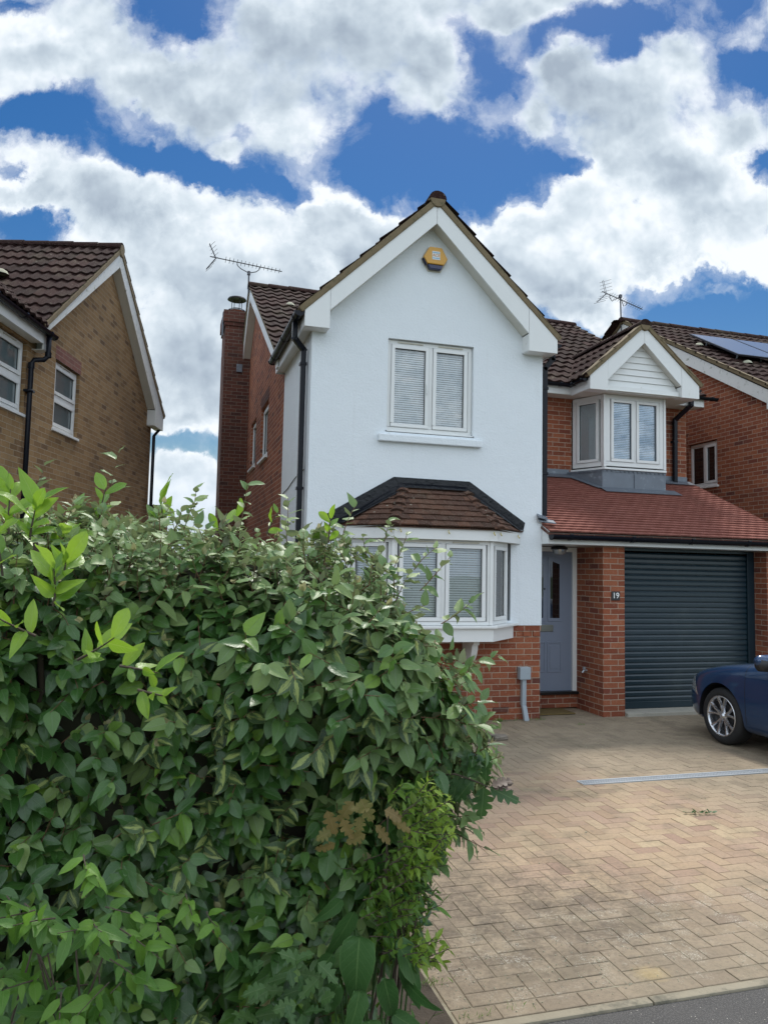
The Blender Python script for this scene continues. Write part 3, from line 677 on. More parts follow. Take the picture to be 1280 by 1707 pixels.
# small gable over the oriel window
oc = 1.62; OS = (5.90-4.98)/1.04
pantiles('roof_tiles', H, (.58, 3.75, 4.97), (0, -1, 0), (1, 0, OS), 2.43, math.hypot(1.04, 1.04*OS), seed=8, clip=[((.58, 1.95, 5), (-OS, .599, 0))])
pantiles('roof_tiles', H, (2.66, 1.32, 4.97), (0, 1, 0), (-1, 0, OS), 2.43, math.hypot(1.04, 1.04*OS), seed=9, clip=[((2.66, 1.95, 5), (OS, .599, 0))])
ridge('ridge_tiles', H, (oc, 1.31, 5.935), (oc, 3.7, 5.935), r=.105)
gable_trim(H, None, .63, 2.645, .955, 2.31, 4.77, 4.99, oc, 5.87, 5.60, 1.35, 1.55, 4.95)
verge(H, None, (.60, 4.955), (oc, 5.865), 1.325); verge(H, None, (2.675, 4.955), (oc, 5.865), 1.325)
m = MB(); m.lathe([(.002, 0), (.085, 0), (.10, .05), (.09, .11), (.002, .12)], (oc, 1.315, 5.89), 'Y', 16); m.build('ridge_end', 'mortar_verge', H)
m = MB(); m.box(.96, 2.305, 1.42, 1.46, 4.775, 4.87)
zc = 4.875
while zc < 5.6:      # shiplap boards
    hw = (5.66-zc)/(5.66-4.93)*.70 if zc > 4.93 else .70
    hw2 = (5.66-zc-.105)/(5.66-4.93)*.70 if zc+.1 > 4.93 else .70
    hw, hw2 = min(hw, .70), max(.004, min(hw2, .70))
    m.prism([(oc-hw, 1.47, zc), (oc+hw, 1.47, zc), (oc+hw2, 1.487, zc+.104), (oc-hw2, 1.487, zc+.104)], (0, .02, 0)); zc += .105
m.build('shiplap_cladding', 'white_pvc', H, weld=False)
MB().poly([(.9, 1.52, 4.79), (2.34, 1.52, 4.79), (oc, 1.52, 5.8)]).build('cladding_backing', 'soffit_pvc', H)
# oriel: front at y 1.62
OY = 1.62
oriel = MB().prism([(.776, 2.2, 3.56), (1.04, OY-.02, 3.56), (2.20, OY-.02, 3.56), (2.46, 2.2, 3.56)], (0, 0, .035)).build('oriel_sill', 'white_pvc', H, bevel=.006)
window(H, None, 1.09, 2.15, 3.62, 4.78, OY, [(1.17, 1.60, True), (1.64, 2.07, True)], 'slat', 'glass_blue', vents=False, fw_=.07)
fa = math.atan2(2.2-OY, .80-1.07); fl = math.hypot(2.2-OY, .27)
Mo = Matrix.Translation((.80, 2.2, 0))@Matrix.Rotation(math.atan2(OY-2.2, .27), 4, 'Z')
window(H, Mo, .02, fl-.02, 3.62, 4.78, 0, [(.10, fl-.12, True)], 'net', 'glass', vents=False, fw_=.07, back=.12)
Mo2 = Matrix.Translation((2.17, OY, 0))@Matrix.Rotation(math.atan2(2.2-OY, .27), 4, 'Z')
window(H, Mo2, .02, fl-.02, 3.62, 4.78, 0, [(.10, fl-.10, True)], 'net', 'glass', vents=False, fw_=.07, back=.12)
m = MB(); m.box(1.035, 1.085, OY-.012, OY+.06, 3.60, 4.78); m.box(2.155, 2.2, OY-.012, OY+.06, 3.60, 4.78); m.build_each('corner_post', 'white_pvc', H, bevel=.008)
# lead base of the oriel
m = MB(); m.prism([(.70, 2.2, 3.12), (1.03, 1.64, 3.12), (2.21, 1.64, 3.12), (2.50, 2.2, 3.12)], (0, 0, .44))
m.build('lead_apron', 'lead', H, bevel=.008)
m = MB()
for k in range(15):
    x = 1.06+k*.08; m.prism([(x+.036*math.cos(PI+PI*q/6), 1.632, 3.552+.028*math.sin(PI+PI*q/6)) for q in range(7)], (0, -.006, 0))
for k in range(8):
    t_ = (k+.3)/8; x = .72+.30*t_; y = 2.16-.53*t_; d = Vector((.30, -.53, 0)).normalized()
    m.prism([Vector((x, y, 3.552))+d*.034*math.cos(PI+PI*q/6)+Vector((-.01, -.006, .028*math.sin(PI+PI*q/6))) for q in range(7)], (-.006, -.003, 0))
m.box(1.612, 1.624, 1.628, 1.642, 3.13, 3.5)
m.build('lead_scallops', 'lead', oriel)
# lean-to roof
lz = lambda y: 2.42+(y+.17)*.4525
n_l = Vector((0, -.4525, 1)).normalized()
LL = math.hypot(2.37, 2.37*.4525)
MB().prism([(-.90, -.15, 2.405), (3.16, -.15, 2.405), (3.16, 2.2, lz(2.2)-.016), (-.90, 2.2, lz(2.2)-.016)], (0, 0, -.03)).build('lean_to_deck', 'brick_dark', H)
plaintiles('lean_to_tiles', H, (-.882, -.17, 2.41), (1, 0, 0), (0, 1, .4525), 4.05, LL, 'tile_red', seed=11)
m = MB()
o = n_l*.028
for (xa, xb, ya, yb) in ((-.88, .74, 2.04, 2.2), (2.47, 3.1, 2.04, 2.2), (.98, 2.38, 1.46, 1.66)):
    m.prism([Vector((xa, ya, lz(ya)))+o, Vector((xb, ya, lz(ya)))+o, Vector((xb, yb, lz(yb)))+o, Vector((xa, yb, lz(yb)))+o], n_l*.006)
m.prism([Vector(p) for p in ((.60, 2.19, lz(2.19)+.03), (.93, 1.60, lz(1.60)+.03), (1.05, 1.60, lz(1.60)+.03), (.74, 2.19, lz(2.19)+.03))], n_l*.006)
m.box(XR+.003, .75, 2.186, 2.199, lz(2.2), 3.60); m.box(2.47, 3.05, 2.186, 2.199, lz(2.2), 3.60)
m.build_each('lead_flashing', 'lead', H)
m = MB(); m.prism([(-.98, -.02, 2.60), (-.86, -.06, 2.57), (-.80, .12, 2.62), (-.94, .12, 2.66)], (0, 0, .03)); m.prism([(-.96, .0, 2.55), (-.74, -.07, 2.52), (-.72, .04, 2.56), (-.95, .04, 2.60)], (0, 0, .018)); m.build('lead_soaker', 'lead', H, bevel=.008)
gutter(H, (-.875, -.137, 2.375), (3.28, -.137, 2.375), (0, -1, 0), .068, brackets=.95)
m = MB(); m.prism([(-.882, -.135, 2.262), (-.882, .06, 2.262), (-.882, .06, 2.51), (-.882, -.135, 2.42)], (.012, 0, 0)); m.build('roof_end_board', 'white_pvc', H)
# bay window roof etc ---------------------------------------------------
P0, P1, P2, P3 = (-3.64, .05), (-3.09, -.52), (-1.77, -.50), (-1.19, .05)
BAY = thing_none = None
bay = MB().xy([(-3.60, .06), (-3.055, -.48), (-1.79, -.46), (-1.23, .06)], 2.25, 2.262).build('bay_window', 'soffit_pvc', H)
def off(pts, d): return pts
m = MB()
for a, b in ((P0, P1), (P1, P2), (P2, P3)):
    a, b = Vector((*a, 0)), Vector((*b, 0)); d = (b-a).normalized(); nn = Vector((-d.y, d.x, 0)); nn = nn if nn.y > 0 else -nn
    e = d*.003
    m.prism([a+e+Vector((0, 0, 2.25)), b-e+Vector((0, 0, 2.25)), b-e+nn*.02+Vector((0, 0, 2.25)), a+e+nn*.02+Vector((0, 0, 2.25))], (0, 0, .15))
m.build_each('bay_fascia', 'white_pvc', bay, bevel=.003)
m = MB()
for (x, y) in ((-3.13, -.505), (-2.42, -.535), (-1.83, -.525), (-3.02, -.542), (-1.72, -.475), (-1.28, -.06)):
    m.tube([(x, y, 2.36), (x, y-.008, 2.335), (x+.004, y-.024, 2.318), (x+.002, y-.03, 2.33)], .006, 5)
m.build_each('light_hook', 'yellow_stain', bay)
T0, T1 = (-2.80, .05), (-2.02, .05); zt, ze = 2.93, 2.40
def hipface(name, e0, e1, t0, t1, seed):
    e0, e1, t0, t1 = [Vector(q) for q in (e0, e1, t0, t1)]
    U = (e1-e0).normalized(); N_ = U.cross((t0+t1)/2-(e0+e1)/2).normalized(); S = N_.cross(U).normalized()
    if S.z < 0: S = -S; N_ = -N_
    L = ((t0-e0).dot(S)); mn = min(0, (t0-e0).dot(U)); O = e0+U*(mn-.02); W = (e1-e0).length-mn+.04
    W = max(W, (t1-e0).dot(U)-mn+.04)
    cl = []
    for a, b, sgn in ((e0, t0, -1), (e1, t1, 1)):
        no = (b-a).cross(N_).normalized(); no = no if no.dot(U)*sgn > 0 else -no
        cl.append((a, no))
    cl.append((t0+N_*.0, S))
    return plaintiles(name, bay, O, U, S, W, L+.02, 'tile_brown', clip=cl, gauge=.105, th=.018, seed=seed)
E0, E1, E2, E3 = (-3.66, .05, ze), (-3.11, -.56, ze), (-1.76, -.54, ze), (-1.17, .05, ze)
Z0, Z1 = (-2.80, .048, zt), (-2.00, .048, zt)
hipface('bay_roof_tiles', E0, E1, Z0, Z0, 21); hipface('bay_roof_tiles', E1, E2, Z0, Z1, 22); hipface('bay_roof_tiles', E2, E3, Z1, Z1, 23)
MB().add([(-3.64, .06, ze-.02), (-3.1, -.55, ze-.02), (-1.77, -.53, ze-.02), (-1.19, .06, ze-.02), (-2.80, .06, zt-.03), (-2.0, .06, zt-.03)], [(0,1,4), (1,2,5,4), (2,3,5), (0,4,5,3), (0,3,2,1)]).build('bay_roof_deck', 'tile_brown', bay)
m = MB()      # bonnet hip tiles
for a, b in ((E1, Z0), (E2, Z1)):
    a, b = Vector(a), Vector(b); d = (b-a); L = d.length; d /= L; n = 6; side = d.cross(Vector((0, 0, 1))).normalized(); up_ = side.cross(d)
    for i in range(n):
        p0, p1 = a+d*(L*i/n-.012), a+d*(L*(i+1)/n+.01); vs = []
        for p, rr_, lift in ((p0, .085, .02), (p1, .06, -.004)):
            for k in range(7): q = PI*k/6; vs.append(p+side*math.cos(q)*rr_+up_*(math.sin(q)*rr_*.62-.022+lift))
        m.add(vs, [(k, k+1, k+8, k+7) for k in range(6)]+[tuple(range(7))])
m.build_each('hip_tiles', 'tile_brown', bay, groups=[6, 6], weld=False)
m = MB()      # painted bitumen flashing: wall strip and dressed strip
wz = [(-3.77, 2.545), (-2.936, 3.037), (-1.92, 3.03), (-1.135, 2.53)]; wi = [(-3.70, 2.40), (-2.86, 2.93), (-1.97, 2.92), (-1.165, 2.40)]
for k in range(3): m.prism([(wz[k][0], .048, wz[k][1]), (wz[k+1][0], .048, wz[k+1][1]), (wi[k+1][0], .048, wi[k+1][1]), (wi[k][0], .048, wi[k][1])], (0, -.014, 0))
m.prism([(-3.73, .04, 2.42), (-2.86, .04, 2.955), (-2.78, -.045, 2.90), (-3.60, -.09, 2.43)], (0, 0, .016))
m.prism([(-2.86, .04, 2.955), (-1.97, .04, 2.945), (-2.02, -.05, 2.895), (-2.78, -.045, 2.90)], (0, 0, .016))
m.prism([(-1.97, .04, 2.945), (-1.15, .04, 2.42), (-1.26, -.08, 2.41), (-2.02, -.05, 2.895)], (0, 0, .016))
m.build('bay_flashing', 'black_bitumen', bay, weld=False, bevel=.004)
# bay frames
Q1, Q2 = (-3.07, -.43), (-1.815, -.43)
window(bay, None, Q1[0]+.01, Q2[0]-.01, 1.235, 2.25, -.43, [(-2.995, -2.47, True), (-2.415, -1.89, True)], 'slat', 'glass', fw_=.045, back=.7)
for (a, b) in (((-3.53, .04), Q1), (Q2, (-1.37, .04))):
    L = math.hypot(b[0]-a[0], b[1]-a[1]); Mw = Matrix.Translation((a[0], a[1], 0))@Matrix.Rotation(math.atan2(b[1]-a[1], b[0]-a[0]), 4, 'Z')
    window(bay, Mw, .02, L-.02, 1.235, 2.25, 0, [(.09, L-.09, True)], 'slat', 'glass', fw_=.045, vents=False, back=.16)
m = MB(); m.box(-3.09, -3.045, -.445, -.38, 1.235, 2.25); m.box(-1.84, -1.795, -.445, -.38, 1.235, 2.25); m.build_each('corner_post', 'white_pvc', bay, bevel=.008)
MB().xy([(-3.68, .05), (-3.12, -.51), (-1.765, -.51), (-1.21, .05)], 1.20, 1.232).build('sill', 'white_pvc', bay, bevel=.006)
MB().xy([(-3.60, .05), (-3.08, -.47), (-1.80, -.47), (-1.285, .05)], 1.04, 1.20).build('sill_apron', 'white_pvc', bay, bevel=.004)
for x in (-1.95, -2.95):
    m = MB(); pts = [(-.02, 1.04)]+[(.07-.40+.36*0, 1.04)]
    outer = [(.05-.005, .70)]; arc = []
    prof = [(.048, .70), (.048, 1.04), (-.30, 1.04), (-.30, .985), (-.27, .985)]+[(-.27+.27*math.sin(q), .985-.235+.235*math.cos(q)) for q in [PI/2*k/7 for k in range(1, 8)]][::1]
    prof = [(.048, .68), (.048, 1.04), (-.31, 1.04), (-.31, .985)]+[(-.27+.265*(1-math.cos(q)), .985-.26*math.sin(q)) for q in [PI/2*k/7 for k in range(0, 8)]]+[(-.005, .68)]
    m.prism([(x-.04, y, z) for y, z in prof], (.08, 0, 0)); m.build('corbel_bracket', 'white_pvc', bay, bevel=.006)
# first-floor window and sill
fw1 = window(H, None, WX[0]+.005, WX[1]-.005, WX[2]+.015, WX[3]-.006, YF+.05, [(-2.985, -2.475, True), (-2.425, -1.945, True)], 'slat', 'glass', fw_=.052)
MB().box(WX[0]-.02, WX[1]+.02, YF-.0, YF+.045, WX[2]-.012, WX[2]+.014).build('sill', 'white_pvc', fw1, bevel=.004)
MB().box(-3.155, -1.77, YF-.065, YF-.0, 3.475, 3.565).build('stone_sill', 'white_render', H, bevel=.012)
m = MB(); m.tube([(-2.508, YF+.028, 4.12), (-2.508, YF+.02, 4.14), (-2.508, YF+.02, 4.23), (-2.508, YF+.028, 4.25)], .008, 6); m.build('window_handle', 'white_pvc', fw1)
# side windows in brick wall (facing -X)
for y0, y1, z0, z1 in SW:
    Ms = Matrix.Translation((XL+.03, 0, 0))@A_
    window(H, Ms, -y1+.01, -y0-.01, z0+.01, z1-.01, 0.02, [(-y1+.06, -y0-.06, True)], None, 'glass_dark', vents=False)
    MB().box(XL-.05, XL+.03, y0-.04, y1+.04, z0-.035, z0+.008).build('window_sill', 'white_pvc', H, bevel=.004)
MB().box(XL-.006, XL+.05, 3.9, 5.0, 4.785, 4.99).build('lintel_course', 'brick_dark', H)
# front door ------------------------------------------------------------
DY = .70
door = MB().box(-.835, -.065, DY, DY+.05, .245, 2.185).build('front_door', 'door_paint', H)
m = MB(); m.box(XR, -.837, DY-.03, DY+.06, .20, 2.25); m.box(-.063, 0.004, DY-.03, DY+.06, .20, 2.25); m.box(-.836, -.064, DY-.03, DY+.06, 2.187, 2.25); m.build_each('door_frame', 'white_pvc', H, bevel=.004)
m = MB(); m.box(XR, -.0, DY-.09, DY+.05, .205, .243); m.build('threshold', 'black_metal', H, bevel=.004)
for x0, x1 in ((-.665, -.520), (-.41, -.265)):
    m = MB(); m.xz([(x0-.035, 1.205), (x1+.035, 1.205), (x1+.035, 2.06), ((x0+x1)/2, 2.10), (x0-.035, 2.11)], DY-.012, DY-.0002); m.build('glazing_bead', 'door_paint', door, bevel=.008)
    MB().xz([(x0, 1.255), (x1, 1.255), (x1, 2.01), (x0, 2.06)], DY-.0145, DY-.0125).build('pane', 'glass_dark', door)
    m = MB()
    for (a, b, c, d) in ((x0-.04, x1+.04, .50, .518), (x0-.04, x1+.04, .905, .923), (x0-.04, x0-.022, .519, .904), (x1+.022, x1+.04, .519, .904)): m.box(a, b, DY-.008, DY, c, d)
    m.box(x0-.0, x1+.0, DY-.006, DY, .55, .87); m.build('moulding', 'door_paint', door, bevel=.005)
MB().box(-.60, -.36, DY-.014, DY, 1.065, 1.16).build('letter_plate', 'brass', door, bevel=.006)
MB().lathe([(.001, -.012), (.016, -.012), (.018, 0)], (-.50, DY, 1.66), 'Y', 12).build('spyhole', 'black_metal', door)
# garage door ------------------------------------------------------------
GY = .27; m = MB(); prof = []; z = .06; ns = 28; ph = .0765
for k in range(ns):
    z0 = z+k*ph
    for (yy, zz) in ((.016, .000), (.001, .002), (-.002, .010), (-.002, .046), (.009, .066), (.0155, .0725)): prof.append((GY+yy, z0+zz))
n = len(prof); vs = [(.33, y, z_) for y, z_ in prof]+[(2.67, y, z_) for y, z_ in prof]
m.add(vs, [(i, n+i, n+i+1, i+1) for i in range(n-1)])
gd_ = m.build('garage_door', 'garage_paint', H); gd_.data.polygons.foreach_set('use_smooth', [False]*len(gd_.data.polygons))
m = MB(); m.box(.3285, .40, GY-.03, GY-.009, .05, 2.255); m.box(2.55, 2.669, GY-.03, GY-.009, .05, 2.255); m.build_each('guide_rail', 'garage_paint', gd_, bevel=.003)
MB().box(.402, 2.548, GY-.026, GY-.009, .05, .145).build('bottom_bar', 'garage_paint', gd_, bevel=.006)
MB().box(.402, 2.548, GY-.03, GY-.009, 2.215, 2.256).build('door_box', 'garage_paint', gd_, bevel=.004)
MB().box(.3285, 2.669, -.05, .36, -.02, .048).build('garage_threshold', 'concrete', H, bevel=.01)
MB().box(-1.555, -1.345, YF-.002, YF+.013, .105, .165).build('air_brick', 'brick_dark', H)
# chimney --------------------------------------------------------------
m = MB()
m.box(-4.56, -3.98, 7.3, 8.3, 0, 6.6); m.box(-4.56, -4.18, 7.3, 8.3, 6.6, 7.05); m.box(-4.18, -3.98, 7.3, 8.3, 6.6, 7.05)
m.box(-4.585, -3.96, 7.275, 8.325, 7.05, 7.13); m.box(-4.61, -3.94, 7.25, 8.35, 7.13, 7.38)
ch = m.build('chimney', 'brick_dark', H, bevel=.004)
m = MB(); m.lathe([(.16, 0), (.15, .10), (.16, .13), (.17, .15), (.155, .17), (.002, .17)], (-4.30, 7.8, 7.38), 'Z', 20); m.build('chimney_pot', 'terracotta', ch, smooth=False)
m = MB(); m.lathe([(.001, .02), (.20, -.005), (.21, .0), (.19, .035), (.10, .07), (.001, .085)], (-4.30, 7.8, 7.80), 'Z', 20); m.lathe([(.19, 0), (.20, -.02), (.15, .02), (.13, .03)], (-4.30, 7.8, 7.56), 'Z', 20)
for k in range(4): a = k*PI/2+.4; m.tube([(-4.30+.12*math.cos(a), 7.8+.12*math.sin(a), 7.56), (-4.30+.12*math.cos(a), 7.8+.12*math.sin(a), 7.81)], .008, 5)
m.build('chimney_cowl', 'black_metal', ch)
MB().box(-4.62, -4.60, 7.42, 7.56, 6.86, 7.38).build('chimney_strap', 'lead', ch)
MB().box(-4.30, -4.18, 7.27, 7.30, 6.05, 6.22).build('wall_box', 'lead', ch, bevel=.004)
m = MB(); m.tube([(XL-.004, YM-.0, 2.93), (XL-.006, 1.9, 2.96), (XL-.006, 1.5, 2.99), (XL-.006, 1.1, 3.05), (XL-.006, .7, 3.09), (XL-.006, .3, 3.10)], .006, 4); m.build('wall_cable', 'black_pvc', H)
def vent_tile(parent, p, name='vent_tile', s=1.):
    m = MB(); p = Vector(p); vs = []
    m.lathe([(.002, .07*s), (.06*s, .06*s), (.10*s, .03*s), (.13*s, -.02*s)], p, 'Z', 12)
    return m.build(name, 'lichen', parent, smooth=True)
vent_tile(H, (-3.55, 4.95, 6.83-.02), s=.8)

# ---- small things fixed to, or standing by, this house
AL = thing('alarm_box', 'yellow hexagonal burglar alarm box with a blue lens, high in the white gable', 'alarm', (-2.45, YF, 5.87))
hexp = lambda r, cz=5.89: [(-2.45+r*math.cos(PI/3*k), cz+r*1.03*math.sin(PI/3*k)) for k in range(6)]
MB().xz(hexp(.178, 5.885), YF-.012, YF).build('back_plate', 'cream_plastic', AL, bevel=.004)
MB().xz([(-2.45+.165*math.cos(PI/3*k), 5.89+.165*math.sin(PI/3*k)) for k in (0, 1, 2, 3)]+[(-2.45-.113, 5.806), (-2.45+.113, 5.806)], YF-.075, YF-.012).build('cover', 'yellow_plastic', AL, bevel=.014)
MB().xz([(-2.45-.105, 5.800), (-2.45+.105, 5.800), (-2.45+.078, 5.742), (-2.45-.078, 5.742)], YF-.070, YF-.0125).build('strobe_lens', 'blue_lens', AL, bevel=.01)
m = MB()
for k in range(7):
    t_ = k/7; x = -2.45-.158+.045*t_*1.05; z_ = 5.885-.013-.085*t_
    m.box(x-.018, x+.004, YF-.066, YF-.02, z_-.004, z_)
m.build('vent_slots', 'blue_lens', AL)
MB().box(-2.50, -2.395, YF-.0775, YF-.0755, 5.865, 5.975).build('label_plate', 'label_white', AL)
MB().box(-2.497, -2.398, YF-.0785, YF-.0776, 5.950, 5.964).build('label_bar', 'blue_print', AL)
MB().box(-2.497, -2.398, YF-.0785, YF-.0776, 5.877, 5.890).build('label_bar', 'blue_print', AL)
def text(name, body, size, loc, material, parent, ext=.001, rot=(PI/2, 0, 0)):
    c = D.curves.new(name, 'FONT'); c.body = body; c.size = size; c.extrude = ext; c.align_x = 'CENTER'; c.align_y = 'CENTER'; c.offset = size*.012
    o = D.objects.new(name, c); COL.objects.link(o); dg = bpy.context.evaluated_depsgraph_get(); dg.update()
    me = D.meshes.new_from_object(o.evaluated_get(dg)); D.objects.remove(o); me.name = name; me.materials.clear(); me.materials.append(M[material])
    o = D.objects.new(name, me); COL.objects.link(o); o.rotation_euler = rot
    o.parent = parent; o.location = Vector(loc)-Vector(parent['_w']); return o
text('lettering', 'ACE', .052, (-2.447, YF-.079, 5.920), 'orange_print', AL)
HN = thing('house_number_sign', 'small black plaque with white number 19 on brick pillar left of garage door', 'sign', (.185, 0, 1.6))
MB().box(.122, .250, -.012, 0, 1.535, 1.655).build('plaque', 'plate_black', HN, bevel=.004)
text('digits', '19', .105, (.186, -.013, 1.597), 'digit_white', HN)
MT = thing('meter_box', 'small grey junction box with a conduit down to the paving, on brick below the bay', 'utility box', (-1.145, .05, .6))
MB().box(-1.222, -1.070, -.03, .060, .515, .672).build('box_cover', 'grey_plastic', MT, bevel=.01)
m = MB(); m.prism([(-1.178, -.005, .515), (-1.118, -.005, .515), (-1.118, .060, .515), (-1.178, .060, .515)], (0, 0, -.33)); m.prism([(-1.178, -.012, .19), (-1.118, -.012, .19), (-1.10, -.06, .0), (-1.165, -.06, .0)], (0, .055, 0)); m.build('conduit', 'grey_plastic', MT, bevel=.012)
DM = tag(MB().prism([(-.86, .24, .006), (-.27, .24, .006), (-.27, .62, .006), (-.86, .62, .006)], (0, 0, .016)).build('doormat', 'mat_coir', None, bevel=.005), 'brown coir doormat lying on the porch paving below the front door', 'doormat')
PL = thing('porch_lamp', 'dark round porch lamp hanging from the soffit above the front door', 'lamp', (-.42, .42, 2.2))
MB().lathe([(.002, .0), (.07, .0), (.11, -.02), (.12, -.05), (.10, -.055)], (-.42, .42, 2.262), 'Z', 18).build('lamp_cap', 'black_metal', PL)
MB().lathe([(.10, 0), (.09, -.045), (.055, -.075), (.002, -.08)], (-.42, .42, 2.208), 'Z', 18).build('lamp_glass', 'lamp_glass', PL, smooth=True)
TP = thing('outside_tap', 'small metal outside tap on the side of the porch brick pillar', 'tap', (0, .5, .55))
m = MB(); m.tube([(0, .40, .56), (-.05, .40, .56), (-.075, .40, .53)], .012, 6); m.box(-.06, -.03, .385, .415, .575, .61); m.build('tap_body', 'galvanised', TP)

def aerial(name, label, base, tip, a, b, refl_first=True, kind='x'):
    """mast from base to tip; boom from a (reflector) to b"""
    t = thing(name, label, 'aerial', base)
    base, tip, a, b = map(Vector, (base, tip, a, b)); d = (b-a).normalized(); s_ = d.cross(Vector((0, 0, 1))).normalized(); u_ = s_.cross(d)
    MB().tube([base, tip+Vector((0, 0, .04))], .017, 8).build('mast', 'aerial_metal', t)
    MB().tube([a, b], .010, 6).build('boom', 'aerial_metal', t)
    L = (b-a).length; m = MB(); n = 15
    for i in range(n):
        p = a+d*L*(.2+.8*(i+.3)/n); h = .11-.03*i/n
        m.tube([p-s_*h*.8-u_*h*.25, p+s_*h*.8+u_*h*.25], .005, 4)
    m.build('directors', 'aerial_metal', t)
    m = MB()
    for sg in (1, -1):
        e = a+u_*sg*.26-d*.0+d*.06
        for off_ in (-.05, .0): m.tube([a+d*.12+s_*off_, a-d*.04+u_*sg*.27+s_*off_], .006, 4)
        for k in range(4):
            q = a+d*(.10-.03*k)+u_*sg*(.05+.07*k); m.tube([q-s_*.16-d*.05, q+s_*.16+d*.05], .0045, 4)
    m.build('reflector', 'aerial_metal', t)
    c = a+d*((tip-a).dot(d)); q = tip
    m = MB(); m.tube([c-d*.26, c-d*.24-u_*.07, c-d*.17-u_*.12, q, c+d*.14-u_*.12, c+d*.19-u_*.07, c+d*.2], .009, 6); m.box(q.x-.03, q.x+.03, q.y-.03, q.y+.03, q.z-.04, q.z+.03); m.build('bracket', 'aerial_metal', t)
    return t
aerial('tv_aerial', 'grey TV aerial on a short mast beside the chimney, left of the white gable', (-4.2, 6.29, 7.45), (-4.207, 6.29, 7.86), (-4.99, 6.29, 8.10), (-3.535, 6.29, 7.98))
aerial('tv_aerial', 'dark TV aerial on a taller mast behind the small gable on the right', (4.13, 5.75, 7.2), (4.10, 5.75, 8.22), (3.63, 5.75, 8.27), (4.68, 5.75, 7.98))
# ================================================================== brick house on the left
LH = thing('brick_house', 'buff brick house at the left edge with a steep dark tiled gable', 'house', (-5.99, 7.29, 0))
ML = Matrix.Translation((-5.99, 7.29, 0))@Matrix.Rotation(R(75), 4, 'Z')
# local: x = -s (towards the back), viewer-side = -y
w2, w1 = (-4.82, -3.91, 3.79, 4.80), (-7.2, -5.74, 3.79, 4.75)
m = MB(ML); m.wall((0, 0, 0), (1, 0, 0), (-8.6, 0), (0, 4.8), [w1, w2], (0, .11, 0))
m.poly([(-5.6, 0, 4.8), (-5.6, 0, 4.95), (-2.85, 0, 7.12), (0, 0, 4.95), (0, 0, 4.8)])
m.poly([(0, 0, 0), (0, 7, 0), (0, 7, 5), (0, 0, 5)]); m.poly([(-8.6, 0, 0), (-8.6, 7, 0), (-8.6, 7, 4.8), (-8.6, 0, 4.8)]); m.poly([(-8.6, 7, 0), (0, 7, 0), (0, 7, 5), (-8.6, 7, 5)])
m.poly([(-8.6, 0, 4.8), (-8.6, 7, 4.8), (-8.6, 3.5, 7.2)])
m.build('wall', 'brick_buff', LH)
MB(ML).box(-4.84, -3.88, -.004, .02, 4.80, 5.0).build('lintel_course', 'brick_header', LH)
for (a, b, c, d), tr in ((w2, 4.28), (w1, 4.26)):
    window(LH, ML, a+.01, b-.01, c+.01, d-.01, .05, [(a+.06, b-.06, True)] if b-a < 1 else [(a+.06, (a+b)/2-.02, True), ((a+b)/2+.02, b-.06, True)], 'net', 'glass_frosted', transom=tr)
    MB(ML).box(a-.03, b+.03, -.03, .05, c-.03, c+.008).build('window_sill', 'white_pvc', LH, bevel=.004)
ac_ = -2.80; zz = 7.33; sl1 = (zz-5.02)/(5.68-2.80); sl2 = (zz-5.02)/(2.80+.35)
MB(ML).add([(-5.66, -.12, 4.96), (ac_, -.12, zz-.05), (ac_, 6.9, zz-.05), (-5.66, 6.9, 4.96), (.33, -.12, 4.96), (.33, 6.9, 4.96)], [(0, 1, 2, 3), (1, 4, 5, 2)]).build('roof_deck', 'tile_dark', LH)
pantiles('roof_tiles', LH, (-5.70, 6.95, 5.0), (0, -1, 0), (1, 0, sl1), 7.13, math.hypot(2.9, 2.9*sl1), seed=31, Mx=ML, gauge=.36, roll=.165)
pantiles('roof_tiles', LH, (.35, -.18, 5.0), (0, 1, 0), (-1, 0, sl2), 7.13, math.hypot(3.15, 3.15*sl2), seed=32, Mx=ML, gauge=.36, roll=.165)
ridge('ridge_tiles', LH, (ac_, -.19, zz+.02), (ac_, 6.9, zz+.02), r=.12, Mx=ML)
gable_trim(LH, ML, -5.62, .30, -5.45, -.32, 4.70, 5.0, ac_, 7.24, 6.98, -.16, 0., 5.02, pm='white_paint_dirty')
verge(LH, ML, (-5.62, 4.985), (ac_, 7.235), -.18, dep=.05); verge(LH, ML, (.34, 4.965), (ac_, 7.235), -.18, dep=.05)
m = MB(ML); m.lathe([(.002, 0), (.10, 0), (.115, .05), (.10, .12), (.002, .13)], (ac_, -.19, 7.27), 'Y', 16); m.build('ridge_end', 'mortar_verge', LH)
# wing roof whose eaves run towards the road
pantiles('wing_roof_tiles', LH, (-8.8, -.24, 4.97), (1, 0, 0), (0, 1, .80), 5.6, 3.4, seed=33, Mx=ML, gauge=.36, roll=.165, clip=[(ML@Vector((-5.70, -.24, 4.97)), ML.to_3x3()@Vector((sl1, -.80, 0)))])
MB(ML).add([(-8.8, -.2, 4.94), (-5.62, -.2, 4.94), (-3.1, 2.4, 7.0), (-8.8, 2.4, 7.0), (-8.8, 5, 4.94), (-5.5, 5, 4.94)], [(0, 1, 2, 3), (3, 2, 5, 4)]).build('wing_roof_deck', 'tile_dark', LH)
MB(ML).box(-8.75, -5.62, -.165, -.145, 4.775, 4.93).build('fascia', 'white_pvc', LH)
MB(ML).box(-8.75, -5.62, -.144, -.001, 4.785, 4.795).build('soffit', 'soffit_pvc', LH)
gutter(LH, (-8.8, -.167, 4.935), (-5.45, -.167, 4.935), (0, -1, 0), .055, Mx=ML, brackets=.8)
